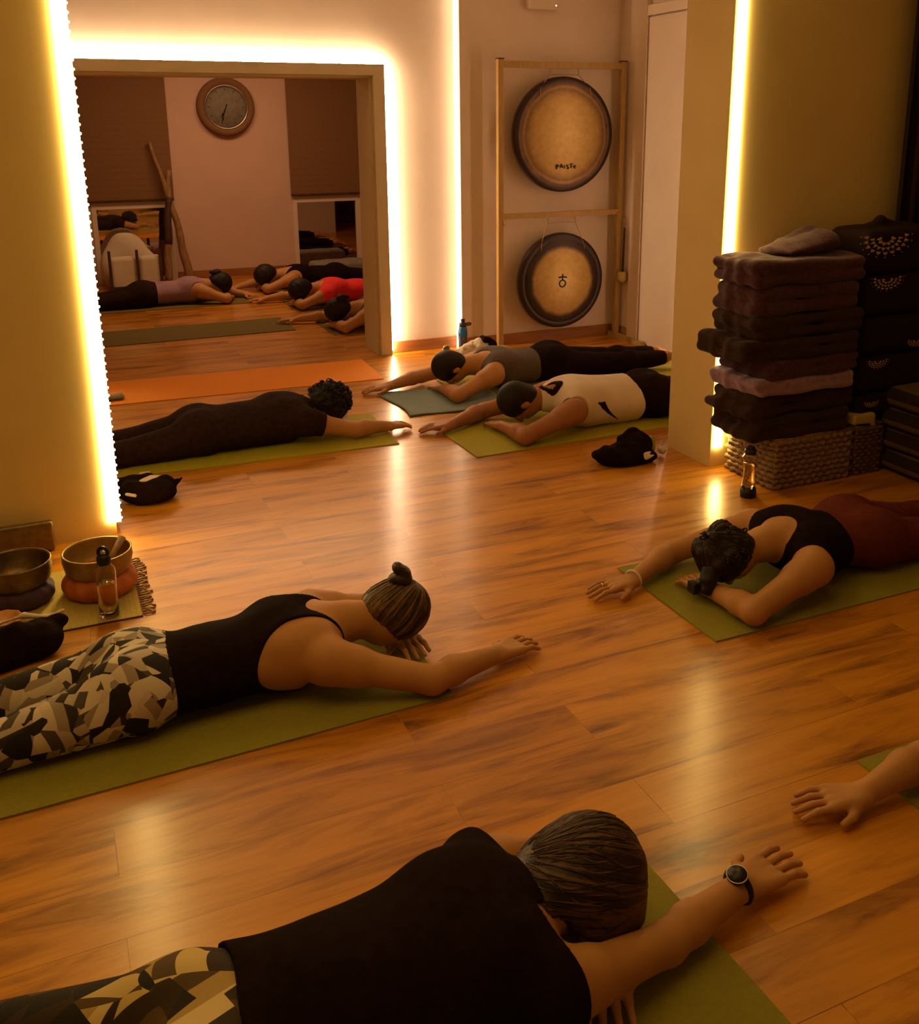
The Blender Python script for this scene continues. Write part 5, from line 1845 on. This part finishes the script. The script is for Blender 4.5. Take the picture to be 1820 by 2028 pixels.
def mandala(name, parent, loc, R, rot, half=True):
    """gold printed mandala, a thin raised print of petals, dots and scallops"""
    bm = bmesh.new()
    n = 18
    for ring, (r0, r1, wd) in enumerate(((0.50, 0.74, 0.10), (0.78, 1.0, 0.14), (0.2, 0.44, 0.16))):
        for k in range(n if ring < 2 else 10):
            nn = n if ring < 2 else 10
            a = (k + 0.5 * (ring == 1)) * 2 * PI / nn
            if half and math.sin(a) > 0.25:
                continue
            c0 = Vector((math.cos(a), 0, math.sin(a))) * R
            t = Vector((-math.sin(a), 0, math.cos(a))) * R
            pts = [c0 * r0 - t * wd * 0.9, c0 * ((r0 + r1) / 2) - t * wd * 0.55, c0 * r1, c0 * ((r0 + r1) / 2) + t * wd * 0.55, c0 * r0 + t * wd * 0.9]
            mid_ = c0 * ((r0 + r1) / 2 - 0.02)
            vf = [bm.verts.new(mid_ + (q_ - mid_) * 0.86 + Vector((0, -R * 0.02, 0))) for q_ in pts]
            vb = [bm.verts.new(mid_ + (q_ - mid_) * 0.86 + Vector((0, R * 0.05, 0))) for q_ in pts]
            bm.faces.new(vf)
            for q_ in range(5):
                bm.faces.new((vf[q_], vb[q_], vb[(q_ + 1) % 5], vf[(q_ + 1) % 5]))
            if ring == 1:
                bmesh.ops.create_uvsphere(bm, u_segments=6, v_segments=4, radius=R * 0.035, matrix=Matrix.Translation(c0 * 1.10))
    o = finish(bm, name, 'gold_print', parent, smooth=True, loc=loc)
    o.rotation_euler = rot
    o.scale = (1.15, 0.25, 0.62)
    o['label'] = 'gold mandala print'
    return o


def print_cushion(label, x, y, z, hx_, hz_, R, mx, mz, rot=0.0, peak=False):
    prims = [P_box((0, 0, 0), (hx_ - 0.05, 0.10, hz_ - 0.05), 0.05, 0.02, tilt=rot)]
    if peak:
        prims = [P_box((0, 0, -0.02), (hx_ - 0.05, 0.09, hz_ - 0.06), 0.045, 0.05), P_cap((-0.16, 0.0, 0.0), (0.0, 0.02, 0.115), 0.045, 0.012, 0.04),
                 P_cap((0.0, 0.02, 0.115), (0.20, 0.0, 0.03), 0.012, 0.045, 0.04)]
    o = soft('printed_cushion', prims, 0.007, 'cushion_dark', floor=False, warp=wrinkle(0.004, 24, x))
    o.location = (x, y, z)
    tag(o, label, 'cushion', 'dark cushions with gold prints')
    mandala('mandala_print', o, (mx, -0.153 if not peak else -0.142, mz), R, (0, 0, 0))
    return o


print_cushion('dark cushion with gold mandala, peaked, on top of the right pile', 3.65, 3.49, 1.09, 0.225, 0.12, 0.125, -0.12, 0.045, peak=True)
print_cushion('dark cushion with gold print, second from the top of the right pile', 3.66, 3.50, 0.87, 0.225, 0.10, 0.08, -0.10, 0.075)
print_cushion('dark cushion in the middle of the right pile, print hidden in shade', 3.665, 3.50, 0.675, 0.225, 0.095, 0.05, 0.12, -0.04)
print_cushion('dark cushion with small gold print, second from the bottom of the right pile', 3.66, 3.50, 0.485, 0.225, 0.095, 0.055, -0.11, 0.07)
print_cushion('dark cushion, lowest of the right pile, resting on the darker basket', 3.665, 3.50, 0.335, 0.215, 0.062, 0.04, -0.13, 0.02)

zc = 0.0
for k, nm in enumerate(('striped folded rug, lowest of the pile at the right edge', 'striped folded rug, second of the pile at the right edge',
                        'striped folded rug, third of the pile at the right edge', 'striped folded rug, topmost of the pile at the right edge')):
    th = 0.105
    o = soft('folded_rug', [P_box((0, 0, th / 2), (0.24, 0.17, 0.001), th / 2, 0.01), P_box((0, 0, th * 0.27), (0.25, 0.175, 0.001), th * 0.26, 0.004),
                            P_box((0, 0, th * 0.73), (0.25, 0.175, 0.001), th * 0.26, 0.004)], 0.007, 'striped_rug', floor=False,
             warp=wrinkle(0.003, 20, k * 2.0))
    o.location = (3.93, 3.18, zc)
    tag(o, nm, 'rug', 'striped folded rugs')
    zc += th
# dark curtain at the right
bm = bmesh.new()
n = 90
prev = None
for i in range(n + 1):
    u = i / n
    x = 3.885 + 0.95 * u
    y = 3.615 + 0.035 * math.sin(i * 0.75) + 0.01 * math.sin(i * 0.31)
    row = [bm.verts.new((x, y, z)) for z in (0.02, 2.75)] + [bm.verts.new((x, y + 0.006, z)) for z in (0.02, 2.75)]
    if prev:
        bm.faces.new((prev[0], row[0], row[1], prev[1]))
        bm.faces.new((prev[2], prev[3], row[3], row[2]))
        bm.faces.new((prev[1], row[1], row[3], prev[3]))
        bm.faces.new((prev[0], prev[2], row[2], row[0]))
    else:
        bm.faces.new((row[0], row[1], row[3], row[2]))
    prev = row
bm.faces.new((prev[0], prev[2], prev[3], prev[1]))
o = finish(bm, 'curtain', 'cushion_dark', smooth=True)
tag(o, 'dark brown floor-length curtain at the right picture edge behind the cushions', 'curtain')
